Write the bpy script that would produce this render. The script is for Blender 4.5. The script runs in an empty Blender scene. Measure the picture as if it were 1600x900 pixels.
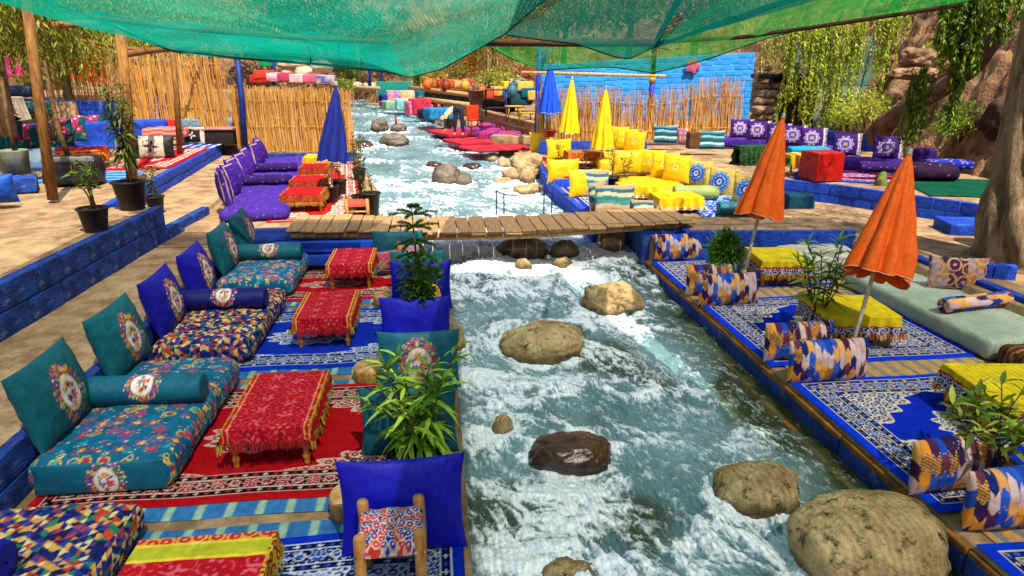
import bpy, math, random
import numpy as np
from mathutils import Vector, Matrix, Euler
random.seed(7); RNG = np.random.default_rng(7)
SC = bpy.context.scene
COL = SC.collection
# ------------------------------------------------------------------ camera, sky, sun, exposure
FPX, CXP, CYP, EYE = 1067.0, 800.0, 450.0, 3.0          # photograph is 1600 px wide, eye 3 m above the lower terraces
PITCH = math.atan((CYP-110)/FPX); YAW = math.atan((CXP-675)/(FPX/math.cos(PITCH)))
_cp, _sp = math.cos(PITCH), math.sin(PITCH)
FW = np.array([math.sin(YAW)*_cp, math.cos(YAW)*_cp, -_sp]); RT = np.array([math.cos(YAW), -math.sin(YAW), 0.0]); UP = np.cross(RT, FW)
cam = bpy.data.objects.new('camera', bpy.data.cameras.new('camera')); COL.objects.link(cam)
cam.matrix_world = Matrix(((RT[0], UP[0], -FW[0], 0), (RT[1], UP[1], -FW[1], 0), (RT[2], UP[2], -FW[2], EYE), (0, 0, 0, 1)))
cam.data.lens = 36*FPX/1600; cam.data.sensor_width = 36; cam.data.clip_start = 0.05; cam.data.clip_end = 600
SC.camera = cam
SUN = Vector((0.22, -0.52, 0.95)).normalized()
W = bpy.data.worlds.new('World'); SC.world = W; W.use_nodes = True
_n = W.node_tree.nodes; _sky = _n.new('ShaderNodeTexSky'); _sky.sky_type = 'NISHITA'; _sky.sun_disc = False
_sky.sun_elevation = math.asin(SUN.z); _sky.sun_rotation = math.atan2(SUN.x, SUN.y); _sky.air_density = 1.0; _sky.dust_density = 2.0
W.node_tree.links.new(_sky.outputs[0], _n['Background'].inputs[0]); _n['Background'].inputs[1].default_value = 0.13
_l = bpy.data.lights.new('sun', 'SUN'); _l.energy = 4.0; _l.angle = math.radians(0.5); _l.color = (1.0, 0.93, 0.80)
_lo = bpy.data.objects.new('sun', _l); COL.objects.link(_lo); _lo.rotation_euler = (-SUN).to_track_quat('-Z', 'Y').to_euler(); _lo.location = (0, 0, 40)
SC.view_settings.view_transform = 'Standard'; SC.view_settings.look = 'None'; SC.view_settings.exposure = 1.05; SC.view_settings.gamma = 1.0
SC.view_settings.use_curve_mapping = False
SC.cycles.max_bounces = 8; SC.cycles.transparent_max_bounces = 16; SC.cycles.use_denoising = True
SC.cycles.sample_clamp_indirect = 6.0; SC.cycles.caustics_reflective = False; SC.cycles.caustics_refractive = False
# ------------------------------------------------------------------ picture <-> place
def _ray(x, y): return FW + RT*((x-CXP)/FPX) - UP*((y-CYP)/FPX)
def U(x, y, z=0.0):
    d = _ray(x, y); return np.array([0, 0, EYE]) + d*((z-EYE)/d[2])      # the point of height z seen there
def D(x, y, Y):
    d = _ray(x, y); return np.array([0, 0, EYE]) + d*(Y/d[1])            # the point at distance Y seen there
def depth(p): return float((np.array(p)-np.array([0, 0, EYE])) @ FW)
def lin(h):
    if not isinstance(h, str): return tuple(h)
    h = h.lstrip('#'); v = [int(h[i:i+2], 16)/255 for i in (0, 2, 4)]
    return tuple(c/12.92 if c <= .04045 else ((c+.055)/1.055)**2.4 for c in v)
def LA(*hs): return np.array([lin(h) for h in hs])
# ------------------------------------------------------------------ noise
_perm = np.random.default_rng(3).permutation(4096).astype(np.int64)
def _h(i, j, k): return _perm[(_perm[(_perm[i & 4095]+j) & 4095]+k) & 4095]
_g = np.random.default_rng(5).normal(size=(4096, 3)); _g /= np.linalg.norm(_g, axis=1)[:, None]
def pn(x, y, z=0.0):
    x = np.asarray(x, float); y = np.asarray(y, float)+0*x; z = np.asarray(z, float)+0*x
    xi = np.floor(x).astype(np.int64); yi = np.floor(y).astype(np.int64); zi = np.floor(z).astype(np.int64)
    xf, yf, zf = x-xi, y-yi, z-zi
    fd = lambda t: t*t*t*(t*(t*6-15)+10)
    u, v, w = fd(xf), fd(yf), fd(zf); r = 0
    for a in (0, 1):
        for b in (0, 1):
            for c in (0, 1):
                g = _g[_h(xi+a, yi+b, zi+c)]
                r = r + (g[..., 0]*(xf-a)+g[..., 1]*(yf-b)+g[..., 2]*(zf-c))*(u if a else 1-u)*(v if b else 1-v)*(w if c else 1-w)
    return r
def fbm(x, y, z=0.0, o=4, g=.5):
    r = 0; a = 1.0; f = 1.0
    for i in range(o):
        r = r + a*pn(np.asarray(x)*f+17.3*i, np.asarray(y)*f+5.1*i, np.asarray(z)*f+9.7*i); a *= g; f *= 2.03
    return r
def sstep(a, b, x):
    t = np.clip((np.asarray(x)-a)/(b-a), 0, 1); return t*t*(3-2*t)
# ------------------------------------------------------------------ materials
MATS = {}
def mat(name, c='808080', c2=None, scale=6.0, rough=.8, bump=.3, bscale=None, bdist=.01, attr=False, spec=.3, metal=0., detail=6, ramp=(.35, .65), trans=0., sheen=0., c3=None, s3=2.0, r3=(.55, .7), coord='Object', squash=None, alpha=None):
    if name in MATS: return MATS[name]
    m = bpy.data.materials.new(name); m.use_nodes = True; t = m.node_tree; N = t.nodes; L = t.links
    b = N['Principled BSDF']; b.inputs['Roughness'].default_value = rough; b.inputs['Specular IOR Level'].default_value = spec; b.inputs['Metallic'].default_value = metal
    if sheen: b.inputs['Sheen Weight'].default_value = sheen
    tc = N.new('ShaderNodeTexCoord'); src = tc.outputs[coord]
    if squash:
        mp = N.new('ShaderNodeMapping'); mp.inputs['Scale'].default_value = squash; L.new(src, mp.inputs[0]); src = mp.outputs[0]
    oi = N.new('ShaderNodeObjectInfo')
    def noise(s, d=detail, r=.6):
        n = N.new('ShaderNodeTexNoise'); n.inputs['Scale'].default_value = s; n.inputs['Detail'].default_value = d; n.inputs['Roughness'].default_value = r
        L.new(src, n.inputs['Vector']); return n.outputs[0]
    def ramp_(f, a, z):
        r = N.new('ShaderNodeMapRange'); r.inputs[1].default_value = a; r.inputs[2].default_value = z; L.new(f, r.inputs[0]); return r.outputs[0]
    def mix(f, A, B, mode='MIX'):
        x = N.new('ShaderNodeMix'); x.data_type = 'RGBA'; x.blend_type = mode
        if isinstance(f, (int, float)): x.inputs[0].default_value = f
        else: L.new(f, x.inputs[0])
        for i, q in ((6, A), (7, B)):
            if isinstance(q, tuple): x.inputs[i].default_value = (*q, 1)
            else: L.new(q, x.inputs[i])
        return x.outputs[2]
    n1 = noise(scale)
    if attr:
        a = N.new('ShaderNodeAttribute'); a.attribute_name = 'Col'; col = a.outputs[0]
        col = mix(ramp_(n1, .3, .7), mix(.28, col, (0, 0, 0)), col)
    else:
        A = lin(c); B = lin(c2) if c2 else tuple(v*.55 for v in A)
        col = mix(ramp_(n1, *ramp), B, A)
    if c3: col = mix(ramp_(noise(s3, 8, .7), *r3), col, lin(c3))
    # a little difference from piece to piece
    hv = N.new('ShaderNodeHueSaturation'); L.new(col, hv.inputs['Color'])
    rr = N.new('ShaderNodeMapRange'); rr.inputs[3].default_value = .82; rr.inputs[4].default_value = 1.12; L.new(oi.outputs['Random'], rr.inputs[0]); L.new(rr.outputs[0], hv.inputs['Value'])
    L.new(hv.outputs[0], b.inputs['Base Color'])
    if bump:
        bp = N.new('ShaderNodeBump'); bp.inputs['Strength'].default_value = bump; bp.inputs['Distance'].default_value = bdist
        L.new(noise(bscale or scale*4, 5, .65), bp.inputs['Height']); L.new(bp.outputs[0], b.inputs['Normal'])
    out = N['Material Output']
    if trans:
        tr = N.new('ShaderNodeBsdfTranslucent'); L.new(hv.outputs[0], tr.inputs[0]); ms = N.new('ShaderNodeMixShader'); ms.inputs[0].default_value = trans
        L.new(b.outputs[0], ms.inputs[1]); L.new(tr.outputs[0], ms.inputs[2]); L.new(ms.outputs[0], out.inputs[0])
    MATS[name] = m; return m
# ------------------------------------------------------------------ mesh kit
class MB:
    def __init__(s): s.v = []; s.f = []; s.c = []; s.n = 0; s.hc = False
    def add(s, v, f, c=None):
        v = np.asarray(v, float).reshape(-1, 3); k = s.n
        s.v.append(v); s.n += len(v)
        if isinstance(f, np.ndarray): s.f.append(f+k)
        else: s.f.extend([[i+k for i in q] for q in f])
        if c is None: c = np.zeros((len(v), 3))
        else: s.hc = True
        c = np.asarray(c, float)
        s.c.append(np.broadcast_to(c, (len(v), 3)))
        return s
    def grid(s, P, c=None, wrap=False):
        n, m = P.shape[:2]; i, j = np.meshgrid(np.arange(n if wrap else n-1), np.arange(m-1), indexing='ij')
        a = i*m+j; b = ((i+1) % n)*m+j
        F = np.stack([a, b, b+1, a+1], -1).reshape(-1, 4)
        return s.add(P.reshape(-1, 3), F, None if c is None else np.broadcast_to(c, P.shape).reshape(-1, 3))
    def box(s, x0, y0, z0, x1, y1, z1, c=None):
        v = [(x0, y0, z0), (x1, y0, z0), (x1, y1, z0), (x0, y1, z0), (x0, y0, z1), (x1, y0, z1), (x1, y1, z1), (x0, y1, z1)]
        return s.add(v, [[0, 3, 2, 1], [4, 5, 6, 7], [0, 1, 5, 4], [1, 2, 6, 5], [2, 3, 7, 6], [3, 0, 4, 7]], c)
    def tube(s, path, rad, n=8, c=None, caps=True):
        p = np.asarray(path, float); k = len(p); rad = np.broadcast_to(np.asarray(rad, float), (k,))
        t = np.gradient(p, axis=0); t /= np.linalg.norm(t, axis=1)[:, None]+1e-9
        ref = np.array([0, 0, 1.0]) if abs(t[0][2]) < .8 else np.array([1.0, 0, 0])
        rings = []
        for i in range(k):
            a = np.cross(t[i], ref); a /= np.linalg.norm(a)+1e-9; b = np.cross(t[i], a)
            th = np.arange(n)*2*math.pi/n
            rings.append(p[i]+rad[i]*(np.cos(th)[:, None]*a+np.sin(th)[:, None]*b))
        v = np.array(rings).reshape(-1, 3); f = []
        for i in range(k-1):
            for j in range(n): f.append([i*n+j, i*n+(j+1) % n, (i+1)*n+(j+1) % n, (i+1)*n+j])
        if caps: f.append(list(range(n))[::-1]); f.append([(k-1)*n+j for j in range(n)])
        return s.add(v, f, c)
    def lathe(s, prof, n=16, c=None, off=(0, 0, 0), lobes=0, lamp=0.):
        v = []; f = []; k = len(prof)
        for r, z in prof:
            for j in range(n):
                a = 2*math.pi*j/n; q = r*(1+lamp*math.cos(lobes*a)); v.append((off[0]+q*math.cos(a), off[1]+q*math.sin(a), off[2]+z))
        for i in range(k-1):
            for j in range(n): f.append([i*n+j, i*n+(j+1) % n, (i+1)*n+(j+1) % n, (i+1)*n+j])
        f.append(list(range(n))[::-1]); f.append([(k-1)*n+j for j in range(n)])
        return s.add(v, f, c)
    def rbox(s, w, d, h, r, res=.06, c=None, puff=0., off=(0, 0, 0), seed=0., nz=0., edge=None):
        """box with rounded edges, base centre at off; c may be a function of (points, normals)"""
        def ax(l):
            e = min(r, l/2); k = max(2, int((l-2*e)/res)+1); q = [-l/2+e*(1-math.cos(t)) for t in np.linspace(0, math.pi/2, max(4, min(12, int(1.4*e/res))))[:-1]]
            return np.array(q+list(np.linspace(-l/2+e, l/2-e, k))+[-x for x in q[::-1]])
        X, Y, Z = ax(w), ax(d), ax(h); hw = np.array([w, d, h])/2
        for a, b, A, B, fx, sg in ((0, 1, X, Y, 2, 1), (0, 1, X, Y, 2, -1), (0, 2, X, Z, 1, 1), (0, 2, X, Z, 1, -1), (1, 2, Y, Z, 0, 1), (1, 2, Y, Z, 0, -1)):
            g = np.zeros((len(A), len(B), 3)); g[..., a] = A[:, None]; g[..., b] = B[None, :]; g[..., fx] = sg*hw[fx]
            e = np.minimum(r, hw*.999); q = np.clip(g, -hw+e, hw-e); dd = g-q; ln = np.linalg.norm(dd, axis=-1, keepdims=True)+1e-9
            nn = dd/ln; P = q+nn*e.min() if r <= hw.min() else q+nn*e
            if puff:
                u = P/hw; bl = (1-np.clip(np.abs(u[..., 0]), 0, 1)**2.5)*(1-np.clip(np.abs(u[..., 1]), 0, 1)**2.5)
                P[..., 2] += np.where(P[..., 2] > 0, puff*bl, 0)
                sd = (1-np.clip(np.abs(u[..., 2]), 0, 1)**2)
                P[..., :2] += sd[..., None]*puff*.6*np.sign(P[..., :2])*(np.abs(u[..., :2]) > .92)
            if nz: P += nn*(nz*fbm(P[..., 0]*5+seed, P[..., 1]*5, P[..., 2]*5+seed, 3))[..., None]
            P = P+np.array([0, 0, hw[2]])
            cc = c(P, nn) if callable(c) else c
            P = P+np.array(off)
            flip = (sg > 0) == (fx in (1,))
            if flip: P = P[::-1]; cc = cc[::-1] if callable(c) else cc
            s.grid(P, cc)
        return s
    def mesh(s, name, smooth=True):
        me = bpy.data.meshes.new(name)
        V = np.concatenate(s.v); F = []
        for q in s.f:
            if isinstance(q, np.ndarray): F.append(q)
        loose = [q for q in s.f if not isinstance(q, np.ndarray)]
        fl = np.concatenate([q.reshape(-1) for q in F]) if F else np.zeros(0, int)
        cnt = np.concatenate([np.full(len(q), q.shape[1]) for q in F]) if F else np.zeros(0, int)
        if loose:
            fl = np.concatenate([fl, np.array([i for q in loose for i in q])]); cnt = np.concatenate([cnt, np.array([len(q) for q in loose])])
        me.vertices.add(len(V)); me.vertices.foreach_set('co', V.astype(np.float32).ravel())
        me.loops.add(len(fl)); me.loops.foreach_set('vertex_index', fl.astype(np.int32))
        me.polygons.add(len(cnt)); me.polygons.foreach_set('loop_start', np.concatenate([[0], np.cumsum(cnt)[:-1]]).astype(np.int32))
        if smooth: me.polygons.foreach_set('use_smooth', np.ones(len(cnt), bool))
        me.update(calc_edges=True)
        if s.hc:
            a = me.color_attributes.new('Col', 'FLOAT_COLOR', 'POINT'); C = np.concatenate(s.c)
            a.data.foreach_set('color', np.concatenate([C, np.ones((len(C), 1))], 1).astype(np.float32).ravel())
        return me
    def build(s, name, m, parent=None, smooth=True, loc=None, rot=None):
        return put(name, s.mesh(name, smooth), m, parent, loc, rot)
def put(name, me, m=None, parent=None, loc=None, rot=None, scale=None):
    o = bpy.data.objects.new(name, me); COL.objects.link(o)
    if m and not me.materials: me.materials.append(m)
    if parent: o.parent = parent
    if loc is not None: o.location = tuple(loc)
    if rot is not None: o.rotation_euler = tuple(rot) if hasattr(rot, '__len__') else (0, 0, rot)
    if scale is not None: o.scale = scale if hasattr(scale, '__len__') else (scale,)*3
    return o
def tag(o, label, cat, group=None, kind=None):
    if label: o['label'] = label
    if cat: o['category'] = cat
    if group: o['group'] = group
    if kind: o['kind'] = kind
    return o
def struct(o): o['kind'] = 'structure'; return o
def stuff(o): o['kind'] = 'stuff'; return o
def thing(name, label, cat, loc=(0, 0, 0), rot=0, group=None):
    o = bpy.data.objects.new(name, None); COL.objects.link(o); o.empty_display_size = .1; o.location = tuple(loc)
    o.rotation_euler = tuple(rot) if hasattr(rot, '__len__') else (0, 0, rot)
    return tag(o, label, cat, group)
def dup(root, label=None, loc=None, rot=None, group=None, parent=None, scale=None):
    c = root.copy(); COL.objects.link(c)
    if parent: c.parent = parent
    if label: c['label'] = label
    if group: c['group'] = group
    if loc is not None: c.location = tuple(loc)
    if rot is not None: c.rotation_euler = tuple(rot) if hasattr(rot, '__len__') else (0, 0, rot)
    if scale is not None: c.scale = scale if hasattr(scale, '__len__') else (scale,)*3
    for ch in KIDS(root): dup(ch, parent=c)
    return c
def KIDS(o): return list(o.children)
# ------------------------------------------------------------------ the setting
m_earth = mat('earth', '8a6444', '4a3322', scale=1.3, detail=10, rough=.95, bump=1., bscale=3.5, bdist=.2, c3='a8835c', s3=.7, r3=(.5, .68))
m_conc = mat('concrete', '9a7c58', '75593e', scale=3.2, detail=10, rough=.9, bump=.8, bscale=9, bdist=.03, c3='b4976f', s3=1.6, r3=(.45, .75), ramp=(.35, .65))
m_blue = mat('blue_paint', '1a50cc', '0b2c88', scale=2.6, detail=9, rough=.75, bump=.6, bscale=9, bdist=.025, c3='5a7ab8', s3=4.1, r3=(.6, .7))
m_blue2 = mat('worn_blue_paint', '2050b0', '0a1f58', scale=2.0, detail=10, rough=.85, bump=.9, bscale=10, bdist=.03, c3='7a7484', s3=3.3, r3=(.58, .7))
m_sky = mat('bright_blue_paint', '3aa0f0', '2580d4', scale=2.0, rough=.8, bump=.5, bscale=12, bdist=.02, c3='7fb6ea', s3=2.2, r3=(.62, .75))
m_wood = mat('weathered_wood', 'c79f6e', '8d6840', scale=3, rough=.8, bump=.4, bscale=20, squash=(8, 1, 4), c3='6b4c2f', s3=1.2, r3=(.6, .8))
m_rock = mat('river_rock', attr=True, scale=10, detail=12, rough=.6, bump=1., bscale=26, bdist=.035, c3='3a2a18', s3=11, r3=(.52, .66))
m_rockg = mat('grey_rock', '8a7660', '4a3d30', scale=3.4, detail=12, rough=.5, attr=True, bump=.6, bscale=16, bdist=.03, c3='352c24', s3=2.5, r3=(.58, .72))
m_rockw = mat('wet_rock', attr=True, scale=4, rough=.22, bump=.5, bscale=14, bdist=.02, spec=.6)

HA, HB = U(1640, 330, .7)[:2], U(1215, 188, .9)[:2]      # foot of the right hillside
def hill(X, Y):
    t = (HB-HA)/np.linalg.norm(HB-HA); nrm = np.array([t[1], -t[0]])
    if nrm[0] < 0: nrm = -nrm
    dr = (X-HA[0])*nrm[0]+(Y-HA[1])*nrm[1]
    z = -1.1+0.012*np.clip(Y, 0, 60)
    wob = 1.2*fbm(X*.25, Y*.25, 1.0, 3)
    zr = 1.05*np.clip(dr-.2+wob*.5, 0, 60)**1.02
    dl = -17-X-.12*(Y-10)+wob; zl = .75*np.clip(dl, 0, 60)
    df = Y-50+wob*2; zf = .8*np.clip(df, 0, 80)
    s = np.maximum(np.maximum(zr, zl), zf); s = np.where(s > 0, s+1.9*(1-np.exp(-s*1.5)), 0)
    lay = s+.35*fbm(X*.5, Y*.5, s*.2, 3)
    st = .72*(np.floor(lay/.55)+sstep(.35, .6, lay/.55-np.floor(lay/.55)))*.55+.28*lay
    s = np.where(s > .05, st+.55*(1-2*np.abs(fbm(X*.8, Y*.8, 3., 4)))*np.clip(s, 0, 1)+.22*fbm(X*3, Y*3, s, 3)*np.clip(s, 0, 1), s)
    return z+s
gx = np.concatenate([np.linspace(-120, -32, 30), np.linspace(-30, 7, 90), np.linspace(7.1, 26, 190), np.linspace(27, 110, 40)])
gy = np.concatenate([np.linspace(-60, 3, 30), np.linspace(3.1, 34, 230), np.linspace(34.5, 75, 70), np.linspace(78, 160, 20)])
GX, GY = np.meshgrid(gx, gy, indexing='ij'); GZ = hill(GX, GY)
struct(MB().grid(np.stack([GX, GY, GZ], -1)).build('ground', m_earth))

# terraces and paths, each a slab with an uneven rim
def slab(name, poly, z, m=m_conc, bottom=-1.2, res=.35):
    """flat-topped concrete mass over a convex polygon"""
    mb = MB(); p = np.array(poly, float); c = p.mean(0); n = len(p)
    edge = []
    for i in range(n):
        a, b = p[i], p[(i+1) % n]; k = max(1, int(np.linalg.norm(b-a)/res))
        for t in range(k): edge.append(a+(b-a)*t/k)
    E = np.array(edge); k = len(E); rings = []
    for q in (1., .985, .9, .7, .45, .2, .0):
        X = c+(E-c)*q; zz = z+.012*fbm(X[:, 0]*1.5, X[:, 1]*1.5, z, 3)-(0.012 if q == 1. else 0); rings.append(np.c_[X, zz])
    R = np.array([np.c_[E, np.full(k, bottom)]]+rings)
    R = np.transpose(R, (1, 0, 2)); mb.grid(R, wrap=True)
    return mb.build(name, m)
LE, RE = 0.13, 3.48
T = {}
def sl(n, poly, z, **k): T[n] = struct(slab(n, poly, z, **k)); return T[n]
sl('left_terrace', [(-3.2, 1.5), (LE, 1.5), (LE, 11.0), (-3.2, 11.2)], -.01)
sl('left_path', [(-4.5, 1.0), (-3.12, 1.0), (-3.15, 12.2), (-3.9, 13.0), (-4.45, 12.0)], .40)
sl('right_terrace', [(RE, 1.5), (6.95, 1.5), (6.95, 10.9), (RE, 11.0)], -.01)
sl('right_path', [(6.9, 1), (13, 1), (12.5, 9.5), (9.75, 10.9), (8.35, 13.4), (6.9, 15.1), (6.2, 17), (6.2, 12.4), (6.75, 10.6)], .35)
sl('upper_left_terrace', [(-12, 3), (-4.5, 3), (-4.36, 11.25), (-12, 11.6)], .95)
sl('middle_left_path', [(-5.6, 11.0), (-4.36, 11.25), (-4.25, 13.1), (-4.95, 20.5), (-6.2, 23), (-6.6, 22)], .54)
sl('back_left_terrace', [(-14, 11.2), (-5.35, 11.2), (-5.75, 14.9), (-6.5, 22.3), (-14, 24)], .88)
sl('purple_terrace', [(-4.32, 11.9), (-1.0, 11.9), (-1.3, 15.5), (-2.3, 21.2), (-5.7, 21.4), (-4.4, 13.2)], .45)
sl('bridge_landing', [(4.12, 10.56), (6.75, 10.3), (7.1, 12.0), (4.3, 12.15)], .52)
sl('yellow_terrace', [(2.9, 11.9), (6.4, 11.9), (6.2, 15.7), (2.72, 15.9)], .42)
sl('back_yellow_terrace', [(2.74, 15.6), (6.2, 15.5), (6.1, 20.2), (3.0, 20.6)], .60)
sl('upper_right_terrace', [(9.72, 10.9), (13.5, 9.0), (15.5, 14), (13, 22.5), (6.6, 22.5), (6.35, 19.5), (6.93, 15.05), (8.32, 13.35)], .74)
sl('far_right_bank', [(3.2, 20.3), (2.3, 23.9), (.35, 31.5), (-1.3, 38.5), (-5, 49), (12, 49), (12, 21.8)], .52)
sl('far_end_bank', [(.75, 31), (-1.0, 38.5), (-4.4, 48), (7, 49), (7, 31)], .93)
sl('far_right_upper_bank', [(4.0, 24.6), (3.5, 30), (2.0, 40), (0., 49), (14, 50), (14, 23.5)], 1.25)
sl('far_left_bank', [(-2.35, 21.3), (-3.85, 34), (-5.5, 46), (-20, 49), (-22, 24), (-7, 22.4)], .80)
m_bed = mat('riverbed', '7a6a45', '3b3a24', scale=1.6, rough=.6, bump=.6, bscale=5, bdist=.1)
struct(MB().grid(np.stack(np.meshgrid(np.linspace(-9, 6, 40), np.linspace(-2, 52, 120), indexing='ij')+[np.zeros((40, 120))], -1)*[1, 1, 0]+np.stack([np.zeros((40, 120))]*2+[np.interp(np.linspace(-2, 52, 120), [0, 9, 14, 26, 50], [-.62, -.6, -.28, .05, .6])[None, :]+.09*fbm(*[q*1.3 for q in np.meshgrid(np.linspace(-9, 6, 40), np.linspace(-2, 52, 120), indexing='ij')])], -1)).build('riverbed', m_bed))
# ---- boulders in and beside the stream
def water_z(Y): return np.interp(Y, [0, 7, 9.6, 11.0, 13.5, 20, 30, 48], [-.29, -.28, -.25, -.08, .12, .2, .42, 1.0])
ROCKPAL = dict(river_rock=('e0c48c', 'a08050'), wet_rock=('5f3a20', '2a180c'), grey_rock=('8c7a66', '4c4034'), sand_stone=('c4a678', '8f7048'), pale_rock=('d0c0a0', 'a08c70'))
def rock_mesh(w, d, h, seed, n=46, rough=.16, flat=.0, pal=('a08868', '5f4c38'), wl=None):
    th = np.linspace(0, 2*math.pi, n, endpoint=False); ph = np.linspace(-math.pi/2, math.pi/2, n//2+6)
    TH, PH = np.meshgrid(th, ph, indexing='ij')
    d3 = np.stack([np.cos(PH)*np.cos(TH), np.cos(PH)*np.sin(TH), np.sin(PH)], -1)
    e = (np.abs(d3)**3.0).sum(-1)**(-1/3.0); e = .55*e+.45
    nz = 1+rough*1.7*fbm(d3[..., 0]*.95+seed, d3[..., 1]*.95, d3[..., 2]*.95-seed, 2)+rough*.55*fbm(d3[..., 0]*3+seed, d3[..., 1]*3, d3[..., 2]*3, 4)-rough*.5*np.clip(.12-np.abs(pn(d3[..., 0]*1.6+seed, d3[..., 1]*1.6, d3[..., 2]*1.6)), 0, 1)*4+.10*rough*fbm(d3[..., 0]*11, d3[..., 1]*11+seed, d3[..., 2]*11, 2)
    P = d3*(e*nz)[..., None]*np.array([w/2, d/2, h/2])
    A, B = LA(*pal); f = np.clip(.5+.9*fbm(P[..., 0]*3/max(w, .3)+seed, P[..., 1]*3/max(w, .3), P[..., 2]*3/max(w, .3), 4), 0, 1)[..., None]; C = A*f+B*(1-f)
    if wl is not None: wet = sstep(.03, .13, P[..., 2]-wl+.05*fbm(P[..., 0]*6, P[..., 1]*6, seed, 3))[..., None]; C = C*(.30+.70*wet)
    mb = MB(); mb.grid(P, C, wrap=True); return mb
ROCKS = []
def rock(x0, y0, x1, y1, label, m=None, z=None, sink=.22, dr=.75, name='boulder', grp='boulders in the stream', rough=.16, cat='boulder'):
    m = m or m_rock
    zz = z; b = U((x0+x1)/2, y1, -.28 if z is None else z)
    for _ in range(3):
        if z is None: zz = float(water_z(b[1])); b = U((x0+x1)/2, y1, zz)
    w = (x1-x0)/FPX*depth(b); d = w*dr; yc = b[1]+d*.42; xc = D((x0+x1)/2, (y0+y1)/2, yc)[0]
    zt = D((x0+x1)/2, y0, yc+d*.12)[2]; h = max(zt-zz, .05)+sink
    o = rock_mesh(w, d, h, len(ROCKS)*3.7+1.3, rough=rough, n=110 if w > .6 else 44, pal=ROCKPAL[m.name], wl=sink-h/2).build(name, m, loc=(xc, yc, zz-sink+h/2), rot=0)
    tag(o, label, cat, grp); ROCKS.append((xc, yc, w, d, zt-zz)); return o
rock(1232, 778, 1478, 935, 'largest boulder, big speckled tan one beside the right terrace edge in the foreground', rough=.1)
rock(1112, 726, 1254, 804, 'tan and dark mottled round boulder just upstream of the largest boulder')
rock(826, 676, 956, 736, 'dark reddish brown wet boulder in midstream', m_rockw)
rock(780, 505, 918, 562, 'long flat-topped ochre boulder in midstream, nearest of the dry midstream ones')
rock(912, 440, 1003, 492, 'mossy ochre lumpy boulder towards the right bank below the bridge', rough=.24)
rock(815, 872, 945, 925, 'pale submerged boulder breaking the surface at the bottom edge of the photo', sink=.3)
rock(768, 648, 802, 684, 'small pale tan stone near the left bank beside the oleander')
rock(690, 503, 727, 548, 'brown rock against the left bank beside the blue pillow')
rock(776, 370, 858, 402, 'dark grey boulder right under the middle of the plank bridge', m_rockg)
rock(860, 376, 906, 403, 'smaller dark boulder under the bridge beside the big one', m_rockg)
rock(862, 401, 897, 414, 'low brown stone in the foam just below the bridge boulders')
rock(803, 404, 832, 420, 'small brown stone in the foam under the bridge')
rock(938, 371, 976, 392, 'tan rock at the foot of the right bridge support')
rock(674, 258, 720, 289, 'smooth dark grey boulder in the stream above the bridge', m_rockg)
rock(712, 269, 738, 290, 'brown boulder touching the dark grey one above the bridge', m_rockg)
rock(664, 252, 690, 262, 'low wet stone behind the dark grey boulder', m_rockw, sink=.3)
rock(722, 254, 752, 264, 'low wet rock in the current facing the stone heap', m_rockw, sink=.3)
rock(594, 208, 637, 227, 'grey brown boulder in the upper stream near the blue umbrella', m_rockg)
rock(579, 186, 607, 204, 'small dark boulder in the upper stream with water pouring round', m_rockg)
rock(610, 193, 636, 205, 'small grey boulder in the upper stream carrying a red stake', m_rockg)
rock(540, 220, 586, 232, 'dark flat rock under water by the blue umbrella', m_rockw, sink=.3)
for q, l in (((800, 238, 850, 279), 'largest angular sandy stone of the heap by the yellow seats'), ((778, 232, 802, 247), 'rounded sandy stone on top of the heap'), ((777, 246, 800, 263), 'round grey tan stone low in the heap by the water'),
             ((796, 243, 818, 259), 'small stone in the middle of the sandy heap'), ((785, 262, 815, 280), 'cracked tan stone at the foot of the heap'), ((812, 262, 836, 283), 'sandy stone at the water under the largest heap stone'),
             ((752, 240, 780, 252), 'flat tan stone at the upstream end of the heap'), ((770, 278, 800, 290), 'low tan stone in shallow water below the heap'), ((806, 226, 822, 238), 'small sandy stone at the back of the heap'),
             ((800, 288, 846, 304), 'grey stone in the shallows beside the yellow terrace')):
    rock(*q, l, mat('sand_stone', 'c7a878', '8f7048', attr=True, scale=6, rough=.8, bump=.5, bscale=14, bdist=.02, c3='5c4630', s3=3, r3=(.6, .72)), z=.22 if q[3] < 285 else .15, sink=.2, grp='heap of sandy stones', rough=.24, cat='stone')
# ---- the stream itself
wy = np.geomspace(2.0, 50, 1050); ws = np.linspace(0, 1, 350)
xl = np.interp(wy, [0, 11, 12, 14.7, 23, 33.8, 45, 50], [-.05, -.05, -.9, -1.35, -2.6, -4.0, -5.6, -6.3]); xr = np.interp(wy, [0, 11.4, 12.2, 17, 21, 23.9, 31.5, 38.7, 48], [3.62, 3.62, 3.05, 2.95, 3.3, 2.4, .5, -1.2, -4.6])
WS, WY = np.meshgrid(ws, wy, indexing='ij'); WX = xl[None, :]+(xr-xl)[None, :]*WS
wq = .35*fbm(WX*.9, WY*.55, 2., 3); wr = .35*fbm(WX*.9, WY*.55, 7., 3)
ax_, ay_ = WX+wq, WY+wr
k = np.clip(1.0+(WY-8)/30, 1, 1.6)                 # waves a bit broader far upstream
def rdg(x, y, z, o=4):
    r = 0; a = 1.; f = 1.; s = 0
    for i in range(o): r = r+a*(1-np.abs(pn(x*f+3.3*i, y*f+7.7*i, z+i))*2.1); s += a; a *= .55; f *= 2.1
    return r/s
cr = ax_*.55+ay_*.25                                # crests run a little across the stream
h1 = fbm(ax_*.95/k, ay_*1.3/k, 1.0, 3); h2 = rdg(ax_*1.5+.45*ay_, ay_*1.9, 4., 4); h3 = fbm(ax_*5+h1, ay_*6, 9., 3)
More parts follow.
